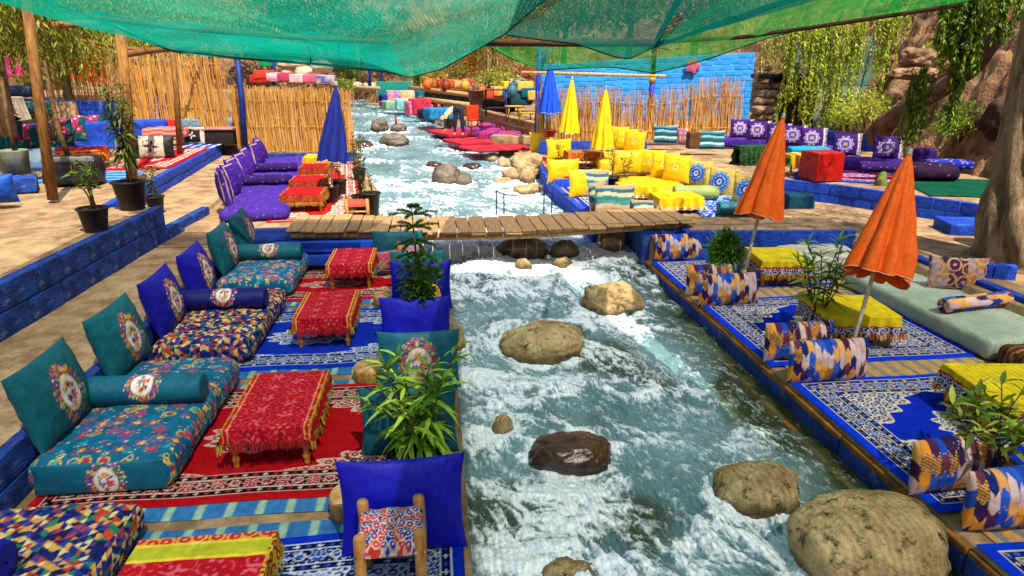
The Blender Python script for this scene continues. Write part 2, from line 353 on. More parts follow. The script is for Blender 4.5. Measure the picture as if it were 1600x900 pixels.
w2x, w2y = ax_+.14*fbm(WX*3, WY*2, 5., 3)+.12*h1, ay_+.16*fbm(WX*3, WY*2, 15., 3)
sk_ = w2x+.42*w2y                                    # streaks drift across the stream as they run down
h4 = rdg(sk_*4.0, w2y*1.3, 2., 3); h5 = rdg(sk_*11, w2y*4.0, 6., 2); h6 = pn(WX*34, WY*26, 8.); h7 = rdg(w2x*2.2, w2y*3.4, 16., 3)
hgt = .095*h1+.055*(h2-.45)+.028*h3+.030*(h4-.5)+.012*(h5-.5)+.005*h6
big = .75*h1+.5*(h2-.5)+.35*fbm(ax_*.42, ay_*.5, 12., 2)
dz = np.gradient(water_z(wy), wy)[None, :]; big = big+2.2*np.clip(dz-.03, 0, .12)
hgt += .4*np.clip(dz-.02, 0, 1)*h1
for (rx, ry, rw, rd, rh) in ROCKS:
    if rw < .15: continue
    ex, ey = (WX-rx)/(rw*.5), (WY-ry)/(rd*.5); r = np.sqrt(ex**2+ey**2)
    hgt += .07*min(rw, 1)*np.exp(-((ex/1.0)**2+((ey-1.15)/.4)**2))                  # water heaps up behind the stone
    hgt -= .06*min(rw, 1)*np.exp(-((ex/.9)**2+((ey+1.5)/.7)**2))
    big = big+.45*np.exp(-((r-1.10)/.20)**2)*(.4+.9*h4)+.55*np.exp(-((ex/1.25)**2+((ey+2.2)/1.6)**2))*(.25+h2)
big -= .30*sstep(.66, .92, WS)*sstep(12, 9, WY)     # quieter, clearer water along the right bank
big += .06*sstep(9., 12.5, WY)+.05
fo_ = sstep(-.25, .75, big)                          # how broken the water is, 0..1
def rank(q):
    p = np.percentile(q[::7, ::7], np.linspace(0, 100, 101)); return np.interp(q, p, np.linspace(0, 1, 101))
fo_ = rank(big)
fin = sstep(24, 9, WY)
h8 = rdg(sk_*23+.5*h4, w2y*13, 26., 2)
det = rank(.40*rank(h4)+.26*rank(h7)+fin*.42*rank(h5)+fin*.34*rank(h8)+fin*.10*rank(h6)+.12*rank(h2))
cov = .15+.56*fo_**1.4+.22*sstep(.86, 1., fo_)
cov = cov+.20*sstep(12.5, 15, WY)
fs = sstep(1-cov-.25, 1-cov+.50, det)*(.70+.36*fo_)+.22*fo_*rank(h4)
fs = np.clip(fs, 0, 1)
shal = np.clip(sstep(.72, 1.0, WS)*sstep(12, 9, WY)+.8*sstep(.15, .5, fbm(WX*.8, WY*.55, 21., 3)+.35*WS-.15)*sstep(14, 8, WY), 0, 1)
WZ = water_z(wy)[None, :]+hgt+.010*fs
var = .5+.5*np.clip(fbm(WX*.9, WY*.6, 31., 3)*2.2, -1, 1)
mb = MB(); mb.grid(np.stack([WX, WY, WZ], -1), np.stack([fs, shal, var], -1))
m_water = bpy.data.materials.new('stream_water'); m_water.use_nodes = True
def _water(m):
    t = m.node_tree; N = t.nodes; L = t.links; b = N['Principled BSDF']
    a = N.new('ShaderNodeAttribute'); a.attribute_name = 'Col'; s = N.new('ShaderNodeSeparateColor'); L.new(a.outputs['Color'], s.inputs[0])
    tc = N.new('ShaderNodeTexCoord'); mp = N.new('ShaderNodeMapping'); mp.inputs['Scale'].default_value = (1.0, .42, 1); mp.inputs['Rotation'].default_value = (0, 0, .38); L.new(tc.outputs['Object'], mp.inputs[0])
    def noise(sc, d, r=.6, dist=0):
        n = N.new('ShaderNodeTexNoise'); n.inputs['Scale'].default_value = sc; n.inputs['Detail'].default_value = d; n.inputs['Roughness'].default_value = r; n.inputs['Distortion'].default_value = dist; L.new(mp.outputs[0], n.inputs['Vector']); return n.outputs[0]
    def mixc(f, A, B):
        x = N.new('ShaderNodeMix'); x.data_type = 'RGBA'; L.new(f, x.inputs[0])
        for i, q in ((6, A), (7, B)):
            if isinstance(q, tuple): x.inputs[i].default_value = (*q, 1)
            else: L.new(q, x.inputs[i])
        return x.outputs[2]
    def math_(op, x, y, cl=False):
        n = N.new('ShaderNodeMath'); n.operation = op; n.use_clamp = cl
        for i, q in enumerate((x, y)):
            if isinstance(q, (int, float)): n.inputs[i].default_value = q
            else: L.new(q, n.inputs[i])
        return n.outputs[0]
    deep = mixc(s.outputs[2], lin('456a6c'), lin('76979e')); col = mixc(s.outputs[1], deep, lin('4c5a3a'))
    fine = noise(52, 5, .7, .8); mid = noise(15, 9, .68, 1.6); fo = math_('ADD', math_('ADD', s.outputs[0], math_('MULTIPLY', math_('SUBTRACT', fine, .5), .9)), math_('MULTIPLY', math_('SUBTRACT', mid, .5), 1.9)); mr = N.new('ShaderNodeMapRange'); mr.inputs[1].default_value = .18; mr.inputs[2].default_value = 1.0; L.new(fo, mr.inputs[0])
    fo = mr.outputs[0]
    col = mixc(fo, col, lin('e6edf2')); L.new(col, b.inputs['Base Color'])
    ro = N.new('ShaderNodeMapRange'); ro.inputs[3].default_value = .07; ro.inputs[4].default_value = .55; L.new(fo, ro.inputs[0]); L.new(ro.outputs[0], b.inputs['Roughness'])
    b.inputs['IOR'].default_value = 1.33
    bp = N.new('ShaderNodeBump'); bp.inputs['Strength'].default_value = .7; bp.inputs['Distance'].default_value = .03; L.new(noise(17, 6, .7, 1.0), bp.inputs['Height']); L.new(bp.outputs[0], b.inputs['Normal'])
    tr = N.new('ShaderNodeBsdfTransparent'); tr.inputs[0].default_value = (.80, .93, .86, 1); ms = N.new('ShaderNodeMixShader')
    sh = math_('MULTIPLY', math_('MULTIPLY', s.outputs[1], math_('SUBTRACT', 1., fo)), .62, True)
    L.new(sh, ms.inputs[0]); L.new(b.outputs[0], ms.inputs[1]); L.new(tr.outputs[0], ms.inputs[2]); L.new(ms.outputs[0], N['Material Output'].inputs[0])
_water(m_water)
struct(mb.build('stream_water', m_water))
# spray thrown up where the water breaks
_i = np.argwhere((fs > .8) & (WY < 13) & (hgt > np.percentile(hgt, 75))); _i = _i[RNG.integers(0, len(_i), 2600)]; _p = np.stack([WX, WY, WZ], -1)[_i[:, 0], _i[:, 1]]+np.c_[RNG.normal(0, .015, (2600, 2)), np.abs(RNG.normal(0, .03, 2600))]
_r = RNG.uniform(.0025, .007, 2600)[:, None, None]; _o = np.array([[1, 0, 0], [-1, 0, 0], [0, 1, 0], [0, -1, 0], [0, 0, 1], [0, 0, -1]]); _f = np.array([[0, 2, 4], [2, 1, 4], [1, 3, 4], [3, 0, 4], [2, 0, 5], [1, 2, 5], [3, 1, 5], [0, 3, 5]])
mb = MB(); mb.add((_p[:, None]+_r*_o).reshape(-1, 3), (np.arange(2600)[:, None, None]*6+_f).reshape(-1, 3)); stuff(mb.build('water_spray', mat('spray', 'e8f0f4', 'd0dce4', rough=.2, bump=0)))
# ---- walls of painted blocks
_blk = {}
def block_mesh(i, m):
    if (i, m.name) not in _blk:
        mb = MB(); mb.rbox(1, 1, 1, .06, res=.5, off=(0, 0, 0)); V = np.concatenate(mb.v); r = np.random.default_rng(i)
        mb.v = [V+.02*np.stack([fbm(V[:, 0]*2+i, V[:, 1]*2, V[:, 2]*2, 2)]*3, -1)]; me = mb.mesh('block'); me.materials.append(m); _blk[(i, m.name)] = me
    return _blk[(i, m.name)]
def block_wall(name, label, pts, z0, z1, m, ch=.26, bl=.5, th=.14, cat='wall', gap=.012, name_b='block', side=0):
    p = [np.array(q[:2], float) for q in pts]; zz0 = z0 if hasattr(z0, '__len__') else [z0]*len(p); zz1 = z1 if hasattr(z1, '__len__') else [z1]*len(p)
    root = thing(name, label, cat, (p[0][0], p[0][1], zz0[0])); o = np.array([p[0][0], p[0][1], zz0[0]])
    core = MB()
    for i in range(len(p)-1):
        a, b = p[i], p[i+1]; v = b-a; ln = np.linalg.norm(v); v = v/ln; ang = math.atan2(v[1], v[0]); nrm = np.array([-v[1], v[0]])
        n = max(1, round((max(zz1)-max(zz0))/ch)); k = max(1, round(ln/bl))
        q = [np.r_[a+nrm*s*(th/2-.012), z]-o for s in (-1, 1) for z in (zz0[i], zz1[i]-.01)]+[np.r_[b+nrm*s*(th/2-.012), z]-o for s in (-1, 1) for z in (zz0[i+1], zz1[i+1]-.01)]
        core.add(q, [[0, 1, 3, 2], [4, 6, 7, 5], [0, 4, 5, 1], [2, 3, 7, 6], [1, 5, 7, 3], [0, 2, 6, 4]])
        for c in range(n):
            x = -(bl/2 if c % 2 else 0)
            while x < ln-.02:
                x0, x1 = max(x, 0), min(x+bl*random.uniform(.85, 1.15), ln)
                if x1-x0 > .04:
                    t = (x0+x1)/2/ln; za = zz0[i]+(zz0[i+1]-zz0[i])*t; zb = zz1[i]+(zz1[i+1]-zz1[i])*t; hh = (zb-za)/n
                    ctr = a+v*(x0+x1)/2
                    put(name_b, block_mesh(random.randrange(4), m), None, root, np.r_[ctr, za+c*hh+.003]-o, (0, 0, ang+random.uniform(-.006, .006)), (x1-x0-gap, th+random.uniform(-.012, .012), hh-gap))
                x = x1 if x1 > x+.01 else x+bl
    core.build('mortar', m, root, smooth=False)
    return root
block_wall('blue_block_wall', 'worn dark blue block wall holding up the nearer left terrace with two black pots', [(-4.52, 3.0), (-4.38, 11.27)], .38, .965, m_blue2, ch=.3, bl=.62)
block_wall('blue_curb', 'low blue curb continuing from the end of the left block wall to the purple seats', [(-4.37, 11.3), (-4.27, 13.1)], .38, .60, m_blue2, ch=.3, bl=.5)
block_wall('blue_curb', 'long blue block curb of the terrace with black and white cushions', [(-5.38, 11.3), (-5.78, 14.9), (-6.5, 22.2)], .5, .895, m_blue, ch=.2, bl=.5)
block_wall('blue_back_wall', 'low dark blue wall running behind the floral mattresses by the stream', [(-3.14, 2.0), (-3.16, 11.4)], -.05, .42, m_blue2, ch=.3, bl=.6, th=.1)
block_wall('blue_block_wall', 'bright blue block wall below the purple cushions on the right slope', [(9.75, 10.7), (8.33, 13.2), (6.85, 14.95), (6.3, 19.4)], .3, .75, m_blue, ch=.2, bl=.45)
block_wall('blue_block_wall', 'blue wall under the concrete landing at the right end of the bridge', [(4.1, 12.0), (4.1, 10.52), (6.8, 10.26)], -.05, .515, m_blue, ch=.28, bl=.6)
block_wall('blue_terrace_face', 'blue painted front of the yellow seating terrace dropping to the stream', [(2.88, 11.95), (2.7, 15.85), (2.98, 20.5)], -.1, [.425, .5, .61], m_blue, ch=.26, bl=.6)
block_wall('blue_step', 'blue step face between the two yellow seating levels', [(2.75, 15.6), (6.15, 15.5)], .4, .61, m_blue, ch=.2, bl=.6)
block_wall('blue_back_wall', 'blue back wall behind the yellow sofas', [(6.15, 12.3), (6.1, 15.4), (5.95, 20.2)], .4, .82, m_blue, ch=.2, bl=.5)
block_wall('blue_back_wall', 'low blue wall between the pale mattress and the right path', [(6.98, 5.5), (6.98, 10.2)], -.02, .42, m_blue, ch=.22, bl=.5)
# right terrace edge: a rusty timber kerb with worn blue planks under it
m_kerb = mat('rusty_timber', 'a8702f', '5a3716', scale=3, rough=.7, bump=.6, bscale=14, bdist=.02, c3='30506f', s3=2, r3=(.58, .7))
kr = thing('terrace_edge', 'rusty brown timber edge of the right terrace along the water', 'terrace edge', (RE, 2, -.3))
y = 1.8
while y < 10.9:
    ln = random.uniform(1.2, 1.9); y2 = min(y+ln, 10.95)
    b = MB(); b.rbox(.05, y2-y-.01, .06, .015, res=.1, nz=.015, seed=y); b.build('edge_beam', m_kerb, kr, loc=(-.022+random.uniform(-.006, .006), (y+y2)/2-2, .20))
    b = MB(); b.rbox(.06, y2-y-.02, .17, .015, res=.15, nz=.012, seed=y+9); b.build('edge_plank', m_blue2, kr, loc=(-.02, (y+y2)/2-2, .05))
    b = MB(); b.rbox(.12, y2-y-.015, .16, .02, res=.12, nz=.02, seed=y+3); b.build('footing', m_kerb, kr, loc=(-.1, (y+y2)/2-2, -.16))
    y = y2
ke = thing('terrace_edge', 'concrete kerb of the left terrace along the water', 'terrace edge', (LE, 2, -.5))
for i in range(6):
    b = MB(); b.rbox(.16, 1.5, .5, .03, res=.15, nz=.02, seed=i); b.build('kerb_stone', m_conc, ke, loc=(-.06, i*1.51+.6, 0))
# ---- plank bridge
br = thing('plank_bridge', 'narrow weathered plank footbridge over the stream', 'footbridge', (-2.4, 11.3, .35))
def bz(X): return .235+.0*X
pl = []
for i in range(4):
    b = MB(); b.rbox(1, 1, 1, .03, res=.25); V = np.concatenate(b.v); b.v = [V+.012*fbm(V[:, 0]*1.5, V[:, 1]*2+i*5, V[:, 2], 2)[:, None]]
    me = b.mesh('plank'); me.materials.append(m_wood); pl.append(me)
X = -2.38; i = 0
while X < 4.05:
    w = random.uniform(.17, .30); yn = 10.72-.012*(X+2.4)+random.uniform(-.05, .05); yf = 11.95+random.uniform(-.06, .05)
    sag = -.10*math.sin(math.pi*(X+2.4)/6.5)**2
    put('plank', pl[i % 4], None, br, (X+w/2+2.4, (yn+yf)/2-11.3, bz(X)+sag), (random.uniform(-.012, .012), random.uniform(-.02, .02), random.uniform(-.02, .02)), (w-.018, yf-yn, .035))
    X += w; i += 1
for yy in (10.86, 11.78):
    n = 24; px = np.linspace(-2.3, 4.1, n); b = MB(); b.tube(np.c_[px+2.4, np.full(n, yy-11.3), .17-.10*np.sin(math.pi*(px+2.4)/6.5)**2], .065, 8); b.build('beam', m_wood, br)
bs = thing('bridge_abutment', 'blue painted board abutment under the left end of the bridge', 'abutment', (-1.7, 11.0, 0))
for z, y0, x0, x1 in ((.28, 10.68, -.85, .75), (.08, 10.62, -.6, .8), (-.02, 10.35, .0, .8)):
    b = MB(); b.rbox(x1-x0, .12, .17, .02, res=.2, nz=.01, seed=z*9); b.build('board', m_blue, bs, loc=((x0+x1)/2, y0-11.0, z))
MB().rbox(2.6, .9, .48, .03, res=.2, nz=.02).build('block', m_blue2, bs, loc=(-.1, .3, -.02))
bs = thing('bridge_abutment', 'blue and bare concrete pier under the right end of the bridge', 'abutment', (3.75, 11.2, -.5))
MB().rbox(.75, 1.1, .98, .03, res=.2, nz=.02).build('pier', m_blue2, bs, loc=(.02, .1, 0))
MB().rbox(.28, .3, .9, .03, res=.15, nz=.02).build('concrete_pad', m_conc, bs, loc=(-.1, -.45, .0))
rl = thing('railing', 'thin black wire railing at the far side of the bridge', 'railing', (1.05, 11.9, .56))
for dx, dx2 in ((0, .14), (.85, 1.0)):
    b = MB(); b.tube([(dx, 0, 0), (dx, 0, .42), (dx+.02, 0, .43)], .012, 6).tube([(dx2, .05, 0), (dx2, .05, .36)], .012, 6).tube([(dx, 0, .42), (dx2, .05, .36)], .01, 6); b.build('post', mat('black_iron', '15151a', rough=.5, bump=0), rl)
b = MB(); b.tube([(.14, .05, .35), (.5, .02, .31), (.85, 0, .35)], .006, 5); b.build('wire', MATS['black_iron'], rl)
# ------------------------------------------------------------------ woven and printed patterns: colour per vertex from (u, v) in metres
def rnd(i, j, s=0):
    h = np.sin(np.asarray(i)*127.1+np.asarray(j)*311.7+s*74.7)*43758.5453; return h-np.floor(h)
def base_c(u, c): return np.broadcast_to(np.array(lin(c)), u.shape+(3,)).copy()
def petal(C, u, v, cu, cv, r, k, c, ph=0., amp=.3, ring=0.):
    x, y = u-cu, v-cv; rr = np.hypot(x, y); R = r*(1-amp+amp*np.cos(k*np.arctan2(y, x)+ph)); m = rr < R
    if ring: m &= rr > R-ring
    C[m] = lin(c); return C
FLOW = ['c8203a', 'e08a2a', '2a4fae', 'd24a6a', 'e6c24a', '3a8a4a', '7a3aa0']
def medallion(C, u, v, cu, cv, sz, seed=1, line='e8e0d0'):
    r = random.Random(seed); a, b = sz*.30, sz*.40
    for ring, cnt, rad in ((1.62, 26, .048), (1.36, 22, .062)):
        for i in range(cnt):
            t = 2*math.pi*i/cnt+ring; x, y = cu+a*ring*math.cos(t), cv+b*ring*math.sin(t)
            petal(C, u, v, x, y, sz*rad*1.35, 5, line, t) if i % 2 else None; petal(C, u, v, x, y, sz*rad*1.25, 5, r.choice(FLOW), t); petal(C, u, v, x, y, sz*rad*.5, 3, r.choice(['f4e6c0', '20307a', 'e8a030', 'd84a5a']), t)
    x, y = (u-cu)/a, (v-cv)/b; q = np.hypot(x, y)
    C[q < 1.12] = lin('d99a3a'); C[q < 1.03] = lin('efe4e0')
    for i in range(16):
        t = r.uniform(0, 6.28); d = r.uniform(.1, .8); petal(C, u, v, cu+a*d*math.cos(t), cv+b*d*math.sin(t), sz*r.uniform(.02, .035), 2, r.choice(['2f6a3a', '6a8a3a', '24408a']), r.uniform(0, 6), .45)
    for (dx, dy, rad, c) in ((.34, -.18, .13, 'c81e3a'), (-.38, -.22, .11, '244aa8'), (.0, .48, .12, 'de9030'), (-.08, -.66, .09, 'd87a2a'), (.45, .3, .08, '3a4aa8'), (-.5, .25, .07, '4a8a5a')):
        petal(C, u, v, cu+a*dx, cv+b*dy, sz*rad, 5, c, dx*9, .2); petal(C, u, v, cu+a*dx, cv+b*dy, sz*rad*.5, 5, r.choice(['e06a7a', '7a1020', 'f0c060']), dx*5, .3)
    return C
def paisley(u, v, base='0c6a88', seed=3):
    C = base_c(u, base); r = random.Random(seed); n = fbm(u*9, v*9, seed, 2); C *= (.8+.4*np.clip(n+.5, 0, 1))[..., None]
    s = .125
    for i in range(int(u.min()/s)-1, int(u.max()/s)+2):
        for j in range(int(v.min()/s)-1, int(v.max()/s)+2):
            cu, cv = (i+r.uniform(.2, .8))*s, (j+r.uniform(.2, .8))*s; t = r.random(); ph = r.uniform(0, 6.28)
            if t < .3: petal(C, u, v, cu, cv, .068, 6, r.choice(['d8405e', 'c03a8a', 'c82a3a']), ph, .35, .016); petal(C, u, v, cu, cv, .03, 6, r.choice(['e8c050', 'd8405e']), ph)
            elif t < .62:
                petal(C, u, v, cu, cv, .062, 1, 'd8b23c', ph, .35, .013); petal(C, u, v, cu, cv, .032, 1, r.choice(['d87a2a', 'c83040', '3aa0a8']), ph, .35)
                petal(C, u, v, cu+.06*math.cos(ph), cv+.06*math.sin(ph), .032, 1, 'dcc060', ph, .3, .010)
            elif t < .85: petal(C, u, v, cu, cv, .042, 3, r.choice(['b83a6a', '6a4ab0', '2a9ab0']), ph, .4); petal(C, u, v, cu+.03, cv-.02, .012, 1, 'e8c860', 0, 0)
            for _ in range(3): petal(C, u, v, cu+r.uniform(-.05, .05), cv+r.uniform(-.05, .05), .007, 1, r.choice(['e8d8a0', 'd86a8a', 'd8b23c']), 0, 0)
    return C
def diamonds(u, v, pal=('14206a', '0f1c5c', '1c3f94', 'd8a04a', 'e6c88a', 'c2402a', '2a7a5c', '1a2a78', 'dfa050', '14184a', '6a3a7a'), a=.085, b=.062):
    p = LA(*pal); q = u/a+v/b; s = u/a-v/b; i, j = np.floor(q), np.floor(s); fi, fj = q-i, s-j
    half = (fi+fj > 1+.3*(rnd(i, j, 4)-.5)); k = (rnd(i, j, half*1.0)*len(pal)).astype(int) % len(pal)
    C = p[k]; m = (np.abs(fi-.5) > .47) | (np.abs(fj-.5) > .47); C[m] *= .55
    return C
def patchwork(u, v, w=.062, h=.135):
    p = LA('1f46b8', '14226e', '4b2458', '6a3448', 'd8bcc4', 'cca8b0', 'f09a34', 'e8a654', '2a5cc8', 'e4a860', '3a1c4c', 'e0c0bc'); i = np.floor(u/w); f = u/w-i
    vv = v+(i % 2)*h/2+np.abs(f-.5)*h*.75*np.where(rnd(i, 3) > .5, 1, -1)+.03*rnd(i, 7); j = np.floor(vv/h); g = vv/h-j
    k = (rnd(i, j, 2)*12).astype(int) % 12; C = p[k].copy()
    st = (rnd(i, j, 5) > .86) & (np.sin((u*.6+v)*260) > .1); C[st] = lin('2a2030')
    C[(f < .05) | (f > .96)] *= .6; C[(g < .025)] = lin('e0b070'); return C
def stripes(u, v, pal, w=.05):
    p = LA(*pal); q = v/w+.25*np.sin(u*9); k = np.floor(q).astype(int) % len(pal); return p[k]*(.9+.2*rnd(np.floor(q), 3))[..., None]
def carpet(u, v, Wd, Ln, field, dark, light, mid, edge, seed=1, cs=.8):
    """u in 0..Wd, v in 0..Ln: plain outer band, ornate borders, corner scrolls, medallion"""
    d = np.minimum(np.minimum(u, Wd-u), np.minimum(v, Ln-v)); along = np.where((np.minimum(u, Wd-u) < np.minimum(v, Ln-v)), v, u)
    C = base_c(u, edge); L_, D_, M_, F_ = [np.array(lin(c)) for c in (light, dark, mid, field)]
    def band(a, b, col): C[(d >= a) & (d < b)] = col
    band(.085, .36, D_)
    for (c0, per, rad, col, col2) in ((.12, .075, .022, M_, L_), (.325, .075, .022, M_, L_)):
        i = np.floor(along/per); x, y = along-(i+.5)*per, d-c0; rr = np.hypot(x, y); m = rr < rad*(.7+.3*np.cos(4*np.arctan2(y, x))); C[m] = np.where((i % 2 == 0)[..., None], col, col2)[m]
    for c in (.088, .152, .292, .358): band(c-.006, c+.006, L_)
    per = .235; i = np.floor(along/per); x, y = along-(i+.5)*per, d-.222; rr, th = np.hypot(x, y), np.arctan2(y, x)
    C[rr < .072*(.8+.2*np.cos(8*th))] = L_; C[rr < .062*(.75+.25*np.cos(8*th))] = M_; C[rr < .03*(.7+.3*np.cos(8*th))] = L_; C[rr < .012] = D_
    x2 = along-np.round(along/per)*per; r2 = np.hypot(x2, y); C[(r2 < .042) & (r2 > .03)] = L_; C[r2 < .02] = M_
    wv = .222+.052*np.sin(along*2*math.pi/per*1.0); band_m = (np.abs(d-wv) < .006) & (rr > .075) & (d > .155) & (d < .29); C[band_m] = M_
    n = fbm(u*26, v*26, seed, 2); mm = (d > .158) & (d < .286) & (rr > .075) & (np.abs(n) < .05); C[mm] = L_*.8
    inn = d >= .365; C[inn] = F_
    cu, cv = Wd/2, Ln/2; X, Y = (u-cu)/(Wd/2-.365), (v-cv)/(Ln/2-.365)
    ct = np.abs(np.abs(X)-1)*1.25+np.abs(np.abs(Y)-1)*1.25                    # corners
    sc = cs+.09*np.cos(np.arctan2(np.abs(Y)-1, np.abs(X)-1)*14)
    scr = rdgp(u, v, seed)
    reg = inn & (ct < sc); C[reg] = np.where((scr > .52)[..., None], L_, np.where((scr > .3)[..., None], M_*.9, F_*.45))[reg]
    C[inn & (np.abs(ct-sc) < .03)] = L_
    q = np.hypot(X*1.5, Y*1.25); ql = .58+.06*np.cos(np.arctan2(Y, X)*12); reg = inn & (q < ql); C[reg] = np.where((scr > .55)[..., None], L_, np.where((scr > .36)[..., None], M_, D_))[reg]
    C[inn & (np.abs(q-ql) < .025)] = L_; C[inn & (q < .27)] = F_; k = inn & (q < .17+.05*np.cos(np.arctan2(Y, X)*8)); C[k] = np.where((scr > .45)[..., None], L_, D_)[k]
    spr = inn & (ct > sc+.06) & (q > ql+.08) & (scr > 2); C[spr] = L_
    return C
def rdgp(u, v, s):
    p = .085; i, j = np.floor(u/p), np.floor(v/p); best = np.full(u.shape, 9.); 
    for a in (-1, 0, 1):
        for b in (-1, 0, 1):
            cx, cy = (i+a+.25+.5*rnd(i+a, j+b, s))*p, (j+b+.25+.5*rnd(i+a, j+b, s+1))*p; best = np.minimum(best, np.hypot(u-cx, v-cy))
    return .5+.5*np.sin(best/p*15+.8)*np.clip(1.3-best/p, .3, 1)
# ------------------------------------------------------------------ soft furnishings
m_cloth = mat('printed_cotton', attr=True, scale=7, rough=.85, bump=.25, bscale=150, bdist=.004, spec=.15)
m_satin = mat('satin', attr=True, scale=4, rough=.55, bump=.3, bscale=9, bdist=.02, spec=.25)
m_rug = mat('carpet_pile', attr=True, scale=11, rough=.95, bump=.5, bscale=220, bdist=.006, spec=.05)
def pillow_mb(w, h, t, colf, n=44, seed=0., pinch=.075):
    """standing cushion: width X, height Z from 0, front towards -Y"""
    a = np.linspace(-1, 1, n); s = np.sign(a)*(1-(1-np.abs(a))**1.35); k = max(20, int(n*h/w)); b = np.linspace(-1, 1, k); sb = np.sign(b)*(1-(1-np.abs(b))**1.35)
    A, B = np.meshgrid(s, sb, indexing='ij'); x = w/2*A*(1-pinch*(1-B**2)*np.abs(A)**1.5); z = h/2*B*(1-pinch*(1-A**2)*np.abs(B)**1.5)
    th = t/2*np.clip((1-np.abs(A)**2.4)*(1-np.abs(B)**2.4), 0, 1)**.48; cr = .05*t*fbm(A*2.2+seed, B*2.2, seed, 3)*np.clip(th/t*3, 0, 1)
    rad = np.abs(np.sin(6*np.arctan2(B, A)+seed))*.02*t*np.hypot(A, B)**4*np.clip(th/t*4, 0, 1)
    sag = -.05*h*np.clip(.3-B, 0, 1)*0
    mb = MB()
    for sg in (-1, 1):
        P = np.stack([x, sg*(th+cr-rad)+.02*t*fbm(A*1.3, B*1.3+seed, 3., 2), z+h/2+sag], -1); C = colf(x, z, sg)
        if sg > 0: P = P[::-1]; C = C[::-1]
        mb.grid(P, C)
    return mb
def bolster_mb(l, r, colf, n=70, seed=0.):
    """round cushion along X, resting on z=0"""
    u = np.concatenate([[-l/2-.004]*3, np.linspace(-l/2, l/2, n), [l/2+.004]*3]); rad = np.concatenate([[.01, r*.45, r*.8], np.full(n, r), [r*.8, r*.45, .01]])
    e = np.minimum(np.abs(u+l/2), np.abs(u-l/2)); rad = np.where((np.arange(len(u)) > 2) & (np.arange(len(u)) < n+3), r*(1-.12*np.exp(-e/.012)+.02*np.sin(u*11+seed)), rad)
    th = np.linspace(0, 2*math.pi, 41); Um, TH = np.meshgrid(u, th, indexing='ij'); RD = np.broadcast_to(rad[:, None], Um.shape)*(1+.015*np.sin(TH*14)*np.exp(-e/.03)[:, None])
    P = np.stack([Um, RD*np.cos(TH), RD*np.sin(TH)*.93+r*.93], -1); mb = MB(); mb.grid(P[:, ::-1], colf(Um, TH*r)[:, ::-1]); return mb
def plain(c, var=.25, s=3.):
    c = np.array(lin(c)); return lambda x, z, sg=0: c*(1+var*fbm(np.asarray(x)*s, np.asarray(z)*s, 1., 2))[..., None]
def med_pillow(base, seed, sz=.34, back=None):
    def f(x, z, sg):
        C = plain(base)(x, z)
        return medallion(C, x, z, 0, -.02, sz, seed) if sg < 0 else C
    return f
def mattress_mb(w, d, h, patt, r=.09, res=.0095, puff=.02, seed=1.):
    """w along X, d along Y, base centre at the origin"""
    def c(P, n):
        top = np.abs(n[..., 2]) > .6; u = np.where(np.abs(n[..., 0]) > .75, P[..., 2]+P[..., 0], P[..., 0]); v = np.where(np.abs(n[..., 1]) > .75, P[..., 2]+P[..., 1], P[..., 1]); return patt(u, v)
    return MB().rbox(w, d, h, r, res=res, c=c, puff=puff, nz=.022, seed=seed)
def rug(name, label, x0, y0, x1, y1, z, patt, cat='carpet', th=.012, n=(230, 190), group=None, rz=0.):
    w, l = x1-x0, y1-y0; u = np.linspace(0, w, n[0]); v = np.linspace(0, l, n[1]); A, B = np.meshgrid(u, v, indexing='ij')
    zz = th+.006*fbm(A*1.4+x0, B*1.4+y0, 3., 2); ed = np.minimum(np.minimum(A, w-A), np.minimum(B, l-B)); zz = np.where(ed <= 0, .0, zz); X = A+.012*np.sin(B*5+x0)*0; 
    mb = MB(); mb.grid(np.stack([X-w/2, B-l/2+.008*np.sin(A*6+y0), zz], -1), patt(A, B)); o = mb.build(name, m_rug, loc=((x0+x1)/2, (y0+y1)/2, z), rot=rz); return tag(o, label, cat, group)
RED = dict(field='b4101c', dark='1c0a10', light='e0b8a8', mid='b8203a', edge='b8101a')
BLU = dict(field='0f2fb4', dark='0a1450', light='cfd6e6', mid='2a52b8', edge='0c2fc0')
BLR = dict(field='0b2cc0', dark='14206a', light='e0d2b4', mid='3a6ad0', edge='0a3ae0', cs=1.08)
def cp(W_, L_, sch, seed=1): return lambda u, v: carpet(u, v, W_, L_, seed=seed, **sch)
def mat_stripe(u, v):
    C = base_c(u, '356ea6'); C[np.abs((u/.21) % 1-.5) < .14] = lin('92b09c'); n = fbm(u*30, v*60, 2., 2); C *= (1+.35*n)[..., None]; return C
# ------------------------------------------------------------------ low tables, cloths, stools
m_turn = mat('turned_wood', 'd98b35', '9a5a1c', scale=5, rough=.4, bump=.15, bscale=30, spec=.5)
m_log = mat('peeled_log', 'd9a05c', '9a6330', scale=4, rough=.6, bump=.35, bscale=20, bdist=.01, squash=(3, 3, 1), c3='5c3a1c', s3=6, r3=(.66, .75))
m_fringe = mat('fringe', attr=True, scale=20, rough=.9, bump=0)
LEG = [(.018, 0), (.026, .015), (.022, .04), (.032, .06), (.034, .075), (.02, .095), (.026, .14), (.034, .19), (.026, .205), (.036, .22), (.036, .31)]
def low_table(label, x, y, z, w, d, h, rz=0, group='low wooden tables'):
    t = thing('low_table', label, 'table', (x, y, z), rz, group); k = (h-.03)/.31
    MB().rbox(w, d, .028, .008, res=.2).build('tabletop', m_turn, t, loc=(0, 0, h-.03))
    me = MB().lathe([(r, q*k) for r, q in LEG], 14).mesh('leg'); me.materials.append(m_turn)
    for sx in (-1, 1):
        for sy in (-1, 1): put('leg', me, None, t, (sx*(w/2-.05), sy*(d/2-.06), 0))
    return t
